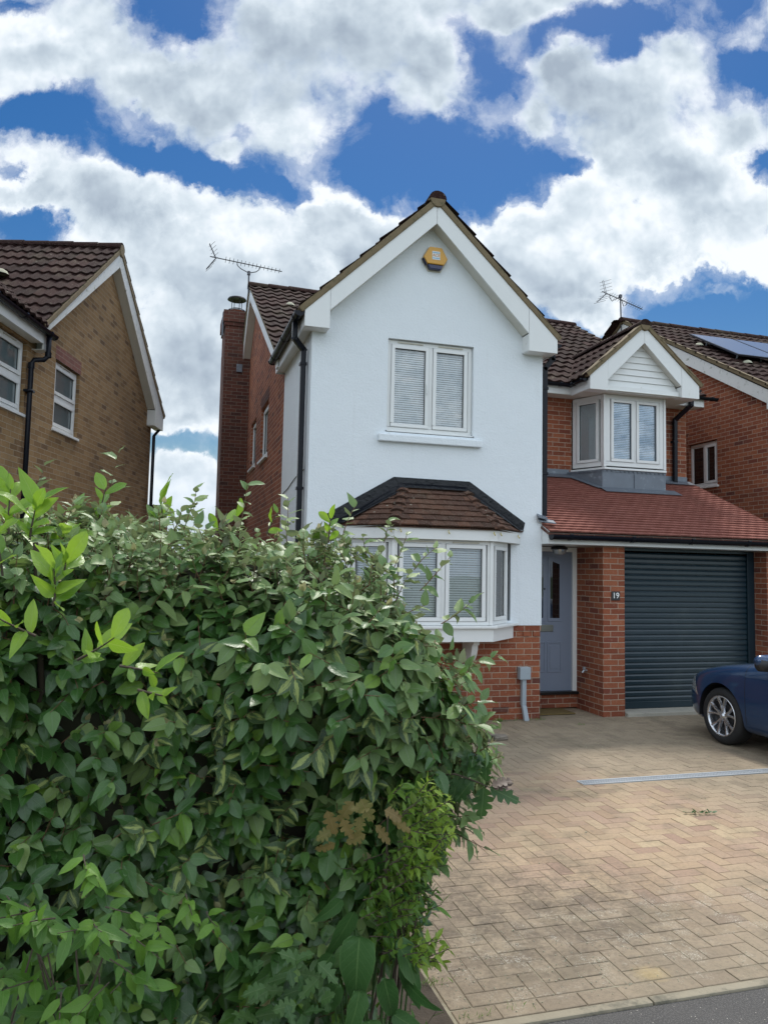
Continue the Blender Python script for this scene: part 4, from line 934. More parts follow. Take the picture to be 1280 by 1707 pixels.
m = MB(ML); m.tube([(-5.60, -.22, 4.90), (-5.60, -.22, 4.62), (-5.63, -.18, 4.56), (-5.69, -.08, 4.54), (-5.72, -.06, 4.48), (-5.72, -.06, .05)], .034, 10); m.box(-5.78, -5.66, -.10, .0, 4.10, 4.13); m.lathe([(.042, 0), (.042, .07)], (-5.72, -.06, 4.42), 'Z', 12); m.lathe([(.042, 0), (.042, .07)], (-5.60, -.22, 4.60), 'Z', 12); m.build('downpipe', 'black_pvc', LH, smooth=True)
m = MB(ML); m.tube([(.28, -.10, 4.92), (.20, -.12, 4.72), (.05, -.05, 4.55), (.05, -.05, .05)], .034, 10); m.build('downpipe', 'black_pvc', LH, smooth=True)
m = MB(ML); m.lathe([(.002, .06), (.06, .055), (.10, .03), (.13, -.02)], (-4.35, 1.1, 6.22), 'Z', 12); m.build('vent_tile', 'lichen', LH, smooth=True)
# low brick structure seen between the houses
SH = thing('brick_outbuilding', 'low brown brick outbuilding just visible over the hedge between the houses', 'outbuilding', (-6.3, 20, 0))
MB().box(-7.2, -5.55, 19, 22, 0, 3.9).build('wall', 'brick_dark', SH)
MB().box(-7.3, -5.45, 18.9, 22.1, 3.9, 4.02).build('roof', 'tile_dark', SH, bevel=.01)
# ================================================================== brick house on the right
RH = thing('brick_house', 'red brick house at the right edge with solar panels on its roof', 'house', (4.3, 1.6, 0))
XN = 4.3; m = MB(); wn_ = (2.92, 3.72, 3.61, 4.48)
m.wall((XN, 0, 0), (0, 1, 0), (1.5, 9.9), (0, 5.0), [wn_], (.1, 0, 0)); m.poly([(XN, 1.5, 5.0), (XN, 9.9, 5.0), (XN, 5.7, 7.45)])
m.wall((0, 1.5, 0), (1, 0, 0), (XN, 10.5), (0, 5.0), [(5.6, 6.8, 3.6, 4.7), (5.6, 7.2, 1.0, 2.2)], (0, .1, 0))
m.poly([(10.5, 1.5, 0), (10.5, 9.9, 0), (10.5, 9.9, 5), (10.5, 1.5, 5)]); m.poly([(XN, 9.9, 0), (10.5, 9.9, 0), (10.5, 9.9, 5), (XN, 9.9, 5)]); m.poly([(10.5, 1.5, 5), (10.5, 9.9, 5), (10.5, 5.7, 7.45)])
m.build('wall', 'brick_red', RH)
MB().box(XN-.005, XN+.02, 2.90, 3.74, 4.48, 4.69).build('lintel_course', 'brick_red', RH)
for wz_ in ((5.6, 6.8, 3.6, 4.7), (5.6, 7.2, 1.0, 2.2)): window(RH, None, wz_[0]+.01, wz_[1]-.01, wz_[2]+.01, wz_[3]-.01, 1.55, [(wz_[0]+.06, (wz_[0]+wz_[1])/2-.03, True), ((wz_[0]+wz_[1])/2+.03, wz_[1]-.06, True)], 'slat')
Mn = Matrix.Translation((XN+.03, 0, 0))@A_
window(RH, Mn, -3.71, -2.93, 3.62, 4.47, .02, [(-3.66, -3.345, False), (-3.30, -2.98, True)], None, 'glass_dark', vents=False)
MB().box(XN-.04, XN+.03, 2.88, 3.76, 3.575, 3.612).build('window_sill', 'white_pvc', RH, bevel=.004)
s3 = (7.62-4.98)/(5.7-1.2); L3 = math.hypot(4.5, 4.5*s3)
pantiles('roof_tiles', RH, (XN-.22, 1.2, 4.98), (1, 0, 0), (0, 1, s3), 6.9, L3, seed=41)
pantiles('roof_tiles', RH, (XN+6.5, 10.2, 4.98), (-1, 0, 0), (0, -1, s3), 6.9, L3, seed=42)
MB().add([(XN-.15, 1.25, 4.96), (10.7, 1.25, 4.96), (10.7, 5.7, 7.58), (XN-.15, 5.7, 7.58), (XN-.15, 10.15, 4.96), (10.7, 10.15, 4.96)], [(0, 1, 2, 3), (3, 2, 5, 4)]).build('roof_deck', 'tile_dark', RH)
ridge('ridge_tiles', RH, (XN-.24, 5.7, 7.64), (10.8, 5.7, 7.64), r=.12)
gable_trim(RH, A_, -10.15, -1.22, -9.9, -1.5, 4.75, 4.94, -5.7, 7.56, 7.30, -(-XN)-.0 if False else XN-.17, XN, 4.86, pm='white_paint_dirty')
verge(RH, A_, (-1.22, 4.97), (-5.7, 7.575), XN-.20, dep=.06); verge(RH, A_, (-10.15, 4.97), (-5.7, 7.575), XN-.20, dep=.12)
MB().box(XN-.17, 10.6, 1.22, 1.24, 4.80, 4.96).build('fascia', 'white_pvc', RH)
MB().box(XN-.15, 10.6, 1.241, 1.5, 4.80, 4.81).build('soffit', 'soffit_pvc', RH)
gutter(RH, (XN-.15, 1.218, 4.95), (10.6, 1.218, 4.95), (0, -1, 0), .055)
for q in ((4.75, 3.95), (5.0, 2.9)): vent_tile(RH, (q[0], q[1], 4.98+(q[1]-1.2)*s3+.03), s=.8)
for k, lab in ((0, 'first solar panel from the left, whole, on the right-hand roof'), (1, 'second solar panel from the left, cut by the right edge of the photo'), (2, 'third solar panel along the row on the right-hand roof')):
    sp = thing('solar_panel', lab, 'solar panel', (5.0+k*1.12, 3, 6.1), 'solar panels on the right-hand roof')
    q = Vector((0, 1, s3)).normalized(); nn = Vector((0, -s3, 1)).normalized(); A0 = Vector((4.80+k*1.12, 2.98, 4.98+(2.98-1.2)*s3))+nn*.13
    skew = 0
    m = MB(); c = [A0, A0+Vector((1.08, 0, 0)), A0+Vector((1.08, 0, 0))+q*1.62, A0+q*1.62]; m.prism([p+nn*.033 for p in [c[0]+Vector((.02, 0, 0))+q*.02, c[1]+Vector((-.02, 0, 0))+q*.02, c[2]+Vector((-.02, 0, 0))-q*.02, c[3]+Vector((.02, 0, 0))-q*.02]], nn*.003); m.build('cells', 'solar_cells', sp)
    m = MB(); m.prism(c, nn*.032); m.build('frame', 'solar_frame', sp, bevel=.003)
    m = MB()
    for u in (.25, .83):
        for v in (.3, 1.3): p = A0+Vector((u, 0, 0))+q*v; m.tube([p-nn*.14, p], .02, 6)
    m.build('mounting_bracket', 'galvanised', sp)
# ================================================================== ground, drive, road
def sheet(name, x0, x1, y0, y1, z, material, kind='structure'):
    o = MB().poly([(x0, y0, z), (x1, y0, z), (x1, y1, z), (x0, y1, z)]).build(name, material); o['kind'] = kind; return o
sheet('ground', -300, 300, -300, 300, -.05, 'grass_ground')
sheet('road', -60, 60, -14, -5.936, -.012, 'asphalt')
kb = MB()
x = -9.
while x < 9: kb.box(x+.003, x+.912, -5.935, -5.885, -.1, .001); x += .915
k_ = kb.build('kerb', 'kerb_stone', None, bevel=.008); k_['kind'] = 'structure'
sheet('bed_soil', -9.5, -4.42, -5.885, 2.0, -.004, 'soil'); sheet('side_path', -6.6, -4.42, 2.0, 12, -.004, 'concrete')
sheet('jointing_sand', -4.42, 4.2, -5.885, .9, -.0042, 'jointing')
# block paving, laid herringbone, every block its own stone in one sheet
vs, fs, tint = [], [], []
def paver(x0, y0, x1, y1, dz=0):
    g = .0018; h = rng.normal(0, .0008)+dz; tx, ty = rng.normal(0, .004, 2); cx, cy = (x0+x1)/2, (y0+y1)/2
    gx_, gy_ = rng.normal(0, .0007, 2); b = len(vs); t_ = rng.random()
    for ins, z in ((g, -.03), (g, -.0022), (g+.0035, 0.)):
        for (x, y) in ((x0+ins, y0+ins), (x1-ins, y0+ins), (x1-ins, y1-ins), (x0+ins, y1-ins)):
            vs.append((x+gx_, y+gy_, z+h+(x-cx)*tx+(y-cy)*ty)); tint.append(t_)
    for r_ in (0, 4):
        for k in range(4): fs.append((b+r_+k, b+r_+(k+1) % 4, b+r_+4+(k+1) % 4, b+r_+4+k))
    fs.append((b+8, b+9, b+10, b+11))
ox, oy = -4.30, -5.77
for i in range(-2, 80):
    for j in range(-2, 68):
        t_ = (i-j) % 4
        if t_ == 0: r_ = (i, j, i+2, j+1)
        elif t_ == 3: r_ = (i, j, i+1, j+2)
        else: continue
        x0, y0, x1, y1 = ox+r_[0]*.1, oy+r_[1]*.1, ox+r_[2]*.1, oy+r_[3]*.1
        x0, y0 = max(x0, ox), max(y0, oy); 
        if x1-x0 < .03 or y1-y0 < .03 or x0 > 3.9: continue
        cx, cy = (x0+x1)/2, (y0+y1)/2
        if cy > .72 or (cy > .06 and not (XR-.1 < cx < .05)): continue
        paver(x0, y0, x1, y1)
y = -5.77
while y < .0: paver(-4.405, y, -4.305, y+.2); y += .2
x = -4.405
while x < 3.9: paver(x, -5.878, x+.2, -5.775); x += .2
me = D.meshes.new('driveway'); me.from_pydata(vs, [], fs)
at = me.attributes.new('tint', 'FLOAT', 'POINT'); at.data.foreach_set('value', np.array(tint, dtype=np.float32))
dr = link('driveway', me, 'pavers'); dr['kind'] = 'structure'
# drain channel
DC = thing('drain_channel', 'narrow galvanised drain grating set across the block paving', 'drain', (-1, -2.75, 0))
m = MB(); m.box(-1.98, 3.4, -2.815, -2.800, -.03, .009); m.box(-1.98, 3.4, -2.706, -2.690, -.03, .009); m.box(-1.98, -1.968, -2.799, -2.707, -.03, .0085)
for k in range(3, 0): pass
for yy in (-2.776, -2.753, -2.730): m.box(-1.967, 3.4, yy-.0025, yy+.0025, -.006, .0072)
m.build('frame', 'galvanised', DC)
m = MB(); x = -1.955
while x < 3.4: m.box(x, x+.007, -2.7995, -2.7065, -.006, .0065); x += .017
m.build('grating', 'galvanised', DC)
m = MB(); m.poly([(-1.97, -2.80, .0052), (3.4, -2.80, .0052), (3.4, -2.706, .0052), (-1.97, -2.706, .0052)]); m.build('channel', 'rubber', DC)
# stone slab by the hedge
def rough(name, pts, z0, z1, material, parent=None, seed=1):
    rr = random.Random(seed); m = MB(); m.xy(pts, z0, z1); o = m.build(name, material, parent, bevel=.015)
    for v in o.data.vertices: v.co += Vector((rr.uniform(-.006, .006), rr.uniform(-.006, .006), rr.uniform(-.004, .004)))
    return o
tag(rough('stone_slab', [(-3.3, -1.05), (-2.10, -1.06), (-2.03, -.95), (-2.06, -.72), (-3.3, -.70)], .0, .055, 'slab_stone'), 'low flat grey stone slab at the foot of the house, right of the hedge', 'paving slab')
tag(rough('broken_stone', [(-2.03, -1.04), (-1.86, -1.02), (-1.84, -.93), (-1.93, -.86), (-2.02, -.90)], .0, .05, 'slab_stone', seed=4), 'small broken lump of dark stone at the end of the flat slab', 'stone')
# grit and crumbs on the paving
m = MB(); rr = random.Random(5)
for k in range(520):
    if k < 300: x, y = -4.4+abs(rr.gauss(0, .9)), -5.86+abs(rr.gauss(0, .45))
    else: x, y = rr.uniform(-4.3, 2.0), rr.uniform(-5.8, -.1)
    s_ = rr.uniform(.0015, .0045) if k < 470 else rr.uniform(.004, .008); a = rr.uniform(0, 6)
    m.prism([(x+s_*math.cos(a+q), y+s_*math.sin(a+q)*.8, .001) for q in (0, 1.9, 4.1)], (s_*.2, 0, s_*.9))
g_ = m.build('grit', 'lichen', None, weld=False, uv=False); g_['kind'] = 'stuff'

# ================================================================== car, nose towards the garage
CX, NY = 1.315, -.80
CAR = thing('parked_car', 'dark blue hatchback parked on the drive facing the garage door', 'car', (CX, -2.9, 0))
st = np.array([0, .05, .18, .42, .70, 1.0, 1.35, 1.75, 2.05, 2.45, 2.9, 3.4, 3.85, 4.15, 4.27])
hw = np.interp(st, [0, .05, .18, .42, .85, 1.3, 3.3, 3.9, 4.15, 4.27], [.44, .58, .735, .86, .905, .905, .905, .86, .78, .66])
zb = np.interp(st, [0, .1, .5, 3.8, 4.27], [.26, .19, .165, .175, .33])
zs = np.interp(st, [0, .05, .2, .42, .8, 1.3, 1.8, 3.0, 3.9, 4.15, 4.27], [.50, .58, .67, .765, .86, .925, .955, .975, .98, .93, .80])
zt = np.interp(st, [0, .05, .2, .5, 1.0, 1.6, 2.45, 2.9, 3.4, 3.85, 4.15, 4.27], [.54, .62, .73, .84, .925, 1.01, 1.42, 1.47, 1.46, 1.38, 1.08, .86])
cab = np.interp(st, [1.5, 2.2], [0, 1])
vs, fs = [], []; n = 10
for s_, w_, b_, h_, t_, c_ in zip(st, hw, zb, zs, zt, cab):
    half = [(0, b_), (.72*w_, b_), (.94*w_, b_+.04), (.985*w_, b_+.16), (w_, b_+(h_-b_)*.55), (.99*w_, h_-.09), (.94*w_, h_),
            ((.78+.05*c_)*w_, h_+(.62-.02*c_)*(t_-h_)), ((.46+.20*c_)*w_, h_+(.90+.04*c_)*(t_-h_)), (0, t_)]
    ring = [(-x, z) for x, z in half]+[(x, z) for x, z in half[-2:0:-1]]
    for x, z in ring: vs.append((CX+x, NY-s_, z))
k_ = len(ring)
for i in range(len(st)-1):
    for j in range(k_): fs.append((i*k_+j, i*k_+(j+1) % k_, (i+1)*k_+(j+1) % k_, (i+1)*k_+j))
fs += [tuple(range(k_)), tuple(range(len(vs)-k_, len(vs)))[::-1]]
tmp = MB().add(vs, fs).build('tmp_body', None, None)
mod = tmp.modifiers.new('s', 'SUBSURF'); mod.levels = 3; mod.render_levels = 3
cut = MB()
WY = (-1.665, -4.30)
for wy in WY:
    for sx in (-1, 1):
        x0 = CX+sx*1.2; x1 = CX+sx*.60
        cut.lathe([(.001, x0), (.365, x0), (.365, x1), (.001, x1)], (0, wy, .318), 'X', 40)
cut = cut.build('tmp_cut', None, None)
def evald(o, name):
    dg = bpy.context.evaluated_depsgraph_get(); dg.update(); me = D.meshes.new_from_object(o.evaluated_get(dg)); me.name = name; return me
smooth_me = evald(tmp, 'smooth')
b2 = tmp.modifiers.new('b', 'BOOLEAN'); b2.operation = 'DIFFERENCE'; b2.object = cut; b2.solver = 'EXACT'
bm_ = evald(tmp, 'body'); D.objects.remove(tmp); D.objects.remove(cut)
bm_.materials.clear(); body = link('body', bm_, 'car_paint', CAR, True)
try: bm_.set_sharp_from_angle(angle=R(35))
except Exception: pass
def patch(name, planes, offs, material, parent=CAR):
    bm = bmesh.new(); bm.from_mesh(smooth_me)
    for co, no in planes: bmesh.ops.bisect_plane(bm, geom=bm.verts[:]+bm.edges[:]+bm.faces[:], plane_co=co, plane_no=no, clear_outer=True)
    bm.normal_update()
    for v in bm.verts: v.co += v.normal*offs
    me = D.meshes.new(name); bm.to_mesh(me); bm.free(); me.materials.clear()
    return link(name, me, material, parent, True)
xl = CX-.5
for sgn, nm in ((-1, 'l'), (1, 'r')):
    patch('headlight', [((0, -1.22, .62), (0, -1, .5)), ((0, -1.0, .585), (0, .35, -1)), ((0, -1.1, .70), (0, .55, 1)), ((CX+sgn*.40, 0, 0), (-sgn, 0, 0)), ((0, -.86, 0), (0, 1, 0))], .005, 'lamp_glass')
    patch('side_window', [((0, -2.55, .95), (0, 1, -.75)), ((0, 0, .99), (0, -.02, -1)), ((0, 0, 1.36), (0, 0, 1)), ((0, -3.15, 0), (0, -1, 0)), ((CX+sgn*.45, 0, 0), (-sgn, 0, 0))], .004, 'glass_dark')
    patch('rear_side_window', [((0, -3.22, 0), (0, 1, 0)), ((0, 0, 1.0), (0, -.02, -1)), ((0, 0, 1.35), (0, 0, 1)), ((0, -4.1, 0), (0, -1, 0)), ((CX+sgn*.45, 0, 0), (-sgn, 0, 0))], .004, 'glass_dark')
    for yy, zz in ((-2.075, .30), (-3.17, .30), (-4.0, .5)):
        patch('door_gap', [((0, yy, 0), (0, 1, 0)), ((0, yy-.007, 0), (0, -1, 0)), ((0, 0, zz), (0, 0, -1)), ((0, 0, .93), (0, 0, 1)), ((CX+sgn*.45, 0, 0), (-sgn, 0, 0))], .0015, 'rubber')
    patch('sill_trim', [((0, 0, .275), (0, 0, 1)), ((0, 0, .10), (0, 0, -1)), ((0, -2.05, 0), (0, 1, 0)), ((0, -3.9, 0), (0, -1, 0)), ((CX+sgn*.6, 0, 0), (-sgn, 0, 0))], .006, 'car_paint')
    patch('swage_line', [((0, 0, .752), (0, .03, 1)), ((0, 0, .742), (0, -.03, -1)), ((0, -1.98, 0), (0, 1, 0)), ((0, -4.5, 0), (0, -1, 0)), ((CX+sgn*.6, 0, 0), (-sgn, 0, 0))], .004, 'car_paint')
    # mirror
    mx = CX+sgn*.97; m = MB(); vs = []
    mir = thing  # noqa
    mb = MB(); mb.lathe([(.001, -.125), (.05, -.12), (.078, -.08), (.086, 0), (.080, .07), (.05, .12), (.001, .125)], (0, 0, 0), 'X', 20)
    mb.M = Matrix.Translation((mx, -2.47, 1.02))@Matrix.Rotation(R(8*sgn), 4, 'Z')@Matrix.Diagonal((1, .80, .78, 1))
    mo = mb.build('wing_mirror', 'car_paint', CAR, smooth=True)
    m = MB(); m.tube([(CX+sgn*.84, -2.42, .93), (CX+sgn*.93, -2.46, .975)], [.04, .03], 8); m.lathe([(.001, -.115), (.066, -.10), (.074, 0), (.066, .10), (.001, .115)], (mx, -2.475, .985), 'X', 16); m.build('mirror_base', 'car_trim', mo, smooth=True)
patch('windscreen', [((0, -1.78, 1.0), (0, 1, -.0)), ((0, 0, 1.01), (0, -.15, -1)), ((0, -2.75, 1.4), (0, -1, .4)), ((CX-.62, 0, 0), (-1, 0, .15)), ((CX+.62, 0, 0), (1, 0, .15))], .004, 'glass_dark')
patch('grille', [((0, 0, .64), (0, .2, 1)), ((0, 0, .56), (0, 0, -1)), ((CX-.42, 0, 0), (-1, 0, 0)), ((CX+.42, 0, 0), (1, 0, 0)), ((0, -1.2, 0), (0, -1, 0))], .004, 'car_trim')
patch('lower_grille', [((0, 0, .36), (0, .2, 1)), ((0, 0, .24), (0, 0, -1)), ((CX-.55, 0, 0), (-1, 0, 0)), ((CX+.55, 0, 0), (1, 0, 0)), ((0, -1.2, 0), (0, -1, 0))], .004, 'car_trim')
for sgn in (-1, 1):
    patch('tail_light', [((0, -4.55, 0), (0, 1, 0)), ((0, 0, .80), (0, 0, -1)), ((0, 0, .96), (0, 0, 1)), ((CX+sgn*.45, 0, 0), (-sgn, 0, 0))], .004, 'brick_header')
D.meshes.remove(smooth_me)
for wy in WY:
    for sx in (-1, 1):
        xo = CX+sx*.872; s_ = sx
        W_ = MB(); q = lambda d: xo-s_*d
        W_.lathe([(.215, q(.02)), (.228, q(.006)), (.262, q(.0)), (.296, q(.012)), (.311, q(.035)), (.314, q(.06)), (.314, q(.17)), (.30, q(.205)), (.22, q(.21))], (0, wy, .314), 'X', 56)
        wheel = W_.build('wheel', 'rubber', CAR, smooth=True)
        m = MB(); m.lathe([(.2255, q(.010)), (.222, q(.004)), (.212, q(.006)), (.205, q(.025)), (.195, q(.10)), (.20, q(.2))], (0, wy, .314), 'X', 56)
        m.build('rim', 'alloy', wheel, smooth=True)
        m = MB(); m.lathe([(.001, q(.10)), (.198, q(.10))], (0, wy, .314), 'X', 40); m.lathe([(.001, q(.07)), (.135, q(.07)), (.135, q(.085))], (0, wy, .314), 'X', 40); m.build('brake_disc', 'car_trim', wheel)
        m = MB()
        for k in range(5):
            for e in (-1, 1):
                a0 = 2*PI*k/5+.3+e*.10; a1 = 2*PI*k/5+.3+e*.29; pts = []
                for r_, a_, wd, dp in ((.035, a0, .020, .030), (.12, (a0*.5+a1*.5), .013, .024), (.212, a1, .020, .012)):
                    cx_, cz_ = wy+r_*math.cos(a_), .314+r_*math.sin(a_); tx_, tz_ = -math.sin(a_)*wd, math.cos(a_)*wd
                    pts.append([(q(dp), cx_+tx_*.55, cz_+tz_*.55), (q(dp), cx_-tx_*.55, cz_-tz_*.55), (q(dp+.022), cx_-tx_, cz_-tz_), (q(dp+.022), cx_+tx_, cz_+tz_)])
                v_ = [p for g in pts for p in g]; f_ = [(0, 1, 2, 3), (8, 11, 10, 9)]
                for i in range(2):
                    for j in range(4): f_.append((i*4+j, i*4+(j+1) % 4, (i+1)*4+(j+1) % 4, (i+1)*4+j))
                m.add(v_, f_)
        m.build('spoke', 'alloy', wheel, weld=False)
        m = MB(); m.lathe([(.001, q(.014)), (.026, q(.016)), (.034, q(.03)), (.05, q(.034)), (.05, q(.06))], (0, wy, .314), 'X', 24); m.build('hub_cap', 'alloy', wheel, smooth=True)
# arch liner and floor so that nothing shows through
m = MB()
for wy in WY:
    for sx in (-1, 1):
        q0 = CX+sx*.862; pa = [(wy+.362*math.cos(a), .318+.362*math.sin(a)) for a in [R(-8)+R(196)*k/20 for k in range(21)]]
        m.add([(q0, y, z) for y, z in pa]+[(q0-sx*.25, y, z) for y, z in pa], [(k, k+1, k+22, k+21) for k in range(20)])
m.box(CX-.60, CX+.60, -4.8, -1.1, .20, .26)
m.build('underbody', 'car_trim', CAR)
m = MB(); m.box(CX-.35, CX-.28, -2.55, -2.53, .90, .93); 
# ================================================================== planting
def leaf_mat(name, ramp, vein, under, rough=.4, trans=.22, variegated=None, spec=.5, brown=None):
    m, t, b, o = mat(name)
    a = t.n('ShaderNodeAttribute', attribute_name='leafco'); sep = t.n('ShaderNodeSeparateXYZ', i={0: a.outputs['Vector']})
    u, v, r = sep.outputs[0], sep.outputs[1], sep.outputs[2]
    pos = t.n('ShaderNodeNewGeometry').outputs['Position']; bf = t.n('ShaderNodeNewGeometry').outputs['Backfacing']
    c = t.ramp(r, ramp)
    au = t.m('ABSOLUTE', t.m('SUBTRACT', u, .5))
    c = t.mix(t.m('MULTIPLY', t.noise(pos, 90., 3, .6), .35), c, [x*.6 for x in ramp[1][1]])
    if variegated:
        nn = t.noise(t.vm('MULTIPLY', a.outputs['Vector'], (9., 2.2, 61.)), 1., 4, .7)
        c = t.mix(t.m('MULTIPLY', t.ss(t.m('ADD', au, t.m('MULTIPLY', t.m('SUBTRACT', nn, .5), 1.1)), .10, .20, 1, 0), .85), c, variegated)
    side = t.m('SINE', t.m('MULTIPLY', t.m('SUBTRACT', v, t.m('MULTIPLY', au, .5)), 52.))
    vm_ = t.m('MAXIMUM', t.ss(au, .012, .035, 1, 0), t.m('MULTIPLY', t.ss(side, .86, 1.), .35))
    c = t.mix(t.m('MULTIPLY', vm_, .6), c, vein)
    c = t.mix(t.m('MULTIPLY', t.ss(au, .44, .5), .35), c, vein)
    c = t.mix(bf, c, under)
    lk(t, c, b.inputs['Base Color'])
    lk(t, t.m('ADD', rough, t.m('MULTIPLY', t.m('SUBTRACT', r, .5), .15)), b.inputs['Roughness']); b.inputs['Specular IOR Level'].default_value = spec
    bump(t, b, t.m('ADD', t.m('MULTIPLY', vm_, -.6), t.noise(pos, 120., 2, .5)), .5, .002)
    tr = t.n('ShaderNodeBsdfTranslucent', i={'Color': t.mix(.5, c, [min(1, x*2.2) for x in ramp[-1][1]])})
    mx = t.n('ShaderNodeMixShader', i={0: trans, 1: b.outputs[0], 2: tr.outputs[0]}); lk(t, mx.outputs[0], o.inputs[0])
leaf_mat('leaf_hedge', [(0, (.028,.085,.018)), (.45, (.046,.125,.024)), (.8, (.078,.175,.030)), (1, (.20,.34,.04))], (.13,.20,.09), (.17,.19,.13), .36, .18, spec=.6)
leaf_mat('leaf_toplit', [(0, (.090,.17,.045)), (.5, (.14,.23,.070)), (1, (.23,.32,.10))], (.20,.26,.15), (.22,.23,.16), .48, .16, spec=.45)  # paler copy of the hedge leaf, sky and top light put into its colour
leaf_mat('leaf_variegated', [(0, (.035,.080,.030)), (1, (.065,.120,.040))], (.30,.36,.10), (.20,.22,.13), .42, .2, variegated=(.34,.40,.12))
leaf_mat('leaf_laurel', [(0, (.11,.235,.018)), (.5, (.17,.32,.024)), (1, (.27,.42,.036))], (.26,.38,.10), (.16,.26,.05), .35, .35)
leaf_mat('leaf_fresh', [(0, (.050,.140,.018)), (.5, (.085,.200,.022)), (1, (.14,.28,.030))], (.16,.26,.07), (.10,.17,.05), .48, .3)
leaf_mat('leaf_privet', [(0, (.06,.15,.02)), (.5, (.12,.23,.024)), (1, (.30,.42,.05))], (.30,.38,.10), (.15,.22,.05), .42, .35)
leaf_mat('leaf_oak', [(0, (.030,.085,.022)), (.6, (.045,.110,.030)), (1, (.075,.15,.035))], (.13,.20,.08), (.09,.14,.06), .5, .22)
leaf_mat('leaf_oak_brown', [(0, (.20,.13,.045)), (.5, (.26,.19,.06)), (1, (.17,.20,.05))], (.30,.22,.10), (.20,.15,.07), .6, .3)
leaf_mat('leaf_dock', [(0, (.035,.105,.022)), (1, (.060,.150,.035))], (.15,.26,.08), (.08,.14,.05), .5, .25)
leaf_mat('leaf_bronze', [(0, (.24,.20,.10)), (1, (.34,.34,.16))], (.30,.22,.12), (.40,.34,.24), .5, .3)
simple('twig_bark', (.16,.085,.045), .8, var=.3, scale=30.)
simple('branch_bark', (.085,.065,.045), .9, var=.3, scale=20.)

def tmpl(L=1., W=.5, fold=.25, curl=.15, shape='oval', wav=0., seed=0):
    rr = np.random.default_rng(seed)
    if shape == 'oval': ts = [0, .07, .2, .38, .58, .78, .92, 1.]; ws = [.05, .38, .80, 1., .95, .62, .26, .0]
    elif shape == 'ovate': ts = [0, .06, .18, .35, .55, .75, .90, 1.]; ws = [.05, .55, .95, 1., .78, .48, .20, .0]
    elif shape == 'obovate': ts = [0, .07, .22, .42, .62, .80, .93, 1.]; ws = [.05, .22, .52, .82, 1., .88, .48, .05]
    elif shape == 'dock': ts = [0, .02, .08, .25, .45, .65, .85, 1.]; ws = [.10, .50, .82, 1., .90, .66, .34, .0]
    V, U = [], []
    for i, (t, w) in enumerate(zip(ts, ws)):
        hw_ = w*W/2; z0 = -curl*t*t*L; wl_, wr_ = wav*rr.normal(), wav*rr.normal()
        for k, xx in ((0, -1), (1, -.5), (2, 0), (3, .5), (4, 1)):
            e = abs(xx); V.append((xx*hw_, t*L, z0+fold*hw_*e**1.3+(wl_ if xx < 0 else wr_)*e*W)); U.append((.5+xx*.5, t))
    F = []
    for i in range(len(ts)-1):
        for k in range(4): a = i*5+k; F.append((a, a+1, a+6, a+5))
    return np.array(V), np.array(U), np.array(F)
def tmpl_oak(seed=0):
    rr = np.random.default_rng(seed); ts = np.linspace(0, 1, 15); V, U = [], []
    for i, t in enumerate(ts):
        env = math.sin(PI*min(1, t**.8*1.02))**.7 if 0 < t < 1 else .06
        w = env*(.62 if i % 3 == 1 else (1. if i % 3 == 0 else .88))*.30*(1+.12*rr.normal())
        if i % 3 == 1: w *= .72
        z0 = -.12*t*t
        for xx in (-1, -.5, 0, .5, 1): V.append((xx*w, t+(.045*abs(xx) if i % 3 == 0 else 0), z0+.10*abs(xx)*w+.02*rr.normal()*abs(xx))); U.append((.5+xx*.5*min(1, w/.3), t))
    F = [(i*5+k, i*5+k+1, i*5+k+6, i*5+k+5) for i in range(14) for k in range(4)]
    return np.array(V), np.array(U), np.array(F)
class Leaves:
    def __init__(s, tm): s.t = tm; s.p = []; s.d = []; s.n = []; s.s = []; s.r = []
    def add(s, p, d, n, sc_, r=None): s.p.append(p); s.d.append(d); s.n.append(n); s.s.append(sc_); s.r.append(rng.random() if r is None else r)
    def build(s, name, material, parent):
        N = len(s.p)
        if not N: return
        P_, d, n, S_, r = map(np.array, (s.p, s.d, s.n, s.s, s.r))
        d = d/np.linalg.norm(d, axis=1, keepdims=True); x = np.cross(d, n); x /= np.linalg.norm(x, axis=1, keepdims=True)+1e-9; z = np.cross(x, d)
        pick = rng.integers(0, len(s.t), N); AV, AF, AC = [], [], []; base = 0
        for k, (V, U, F) in enumerate(s.t):
            ix = np.where(pick == k)[0]
            if not len(ix): continue
            vv = P_[ix, None]+S_[ix, None, None]*(V[None, :, 0:1]*x[ix, None]*rng.uniform(.85, 1.12, (len(ix), 1, 1))+V[None, :, 1:2]*d[ix, None]+V[None, :, 2:3]*z[ix, None]*rng.uniform(.4, 1.5, (len(ix), 1, 1)))
            nv = len(V); AV.append(vv.reshape(-1, 3)); AF.append((F[None]+(base+np.arange(len(ix))*nv)[:, None, None]).reshape(-1, 4)); base += nv*len(ix)
            cc_ = np.concatenate([np.broadcast_to(U[None], (len(ix), nv, 2)), np.broadcast_to(r[ix, None, None], (len(ix), nv, 1))], 2); AC.append(cc_.reshape(-1, 3))
        V = np.concatenate(AV); F = np.concatenate(AF); C = np.concatenate(AC)
        me = D.meshes.new(name); me.vertices.add(len(V)); me.vertices.foreach_set('co', V.ravel()); me.loops.add(F.size); me.loops.foreach_set('vertex_index', F.ravel().astype(np.int32))
        me.polygons.add(len(F)); me.polygons.foreach_set('loop_start', np.arange(0, F.size, 4, dtype=np.int32)); me.polygons.foreach_set('loop_total', np.full(len(F), 4, dtype=np.int32))
        me.update(calc_edges=True); at = me.attributes.new('leafco', 'FLOAT_VECTOR', 'POINT'); at.data.foreach_set('vector', C.astype(np.float32).ravel())
        o = link(name, me, material, parent, True); return o
nz = lambda v: v/(np.linalg.norm(v)+1e-9)
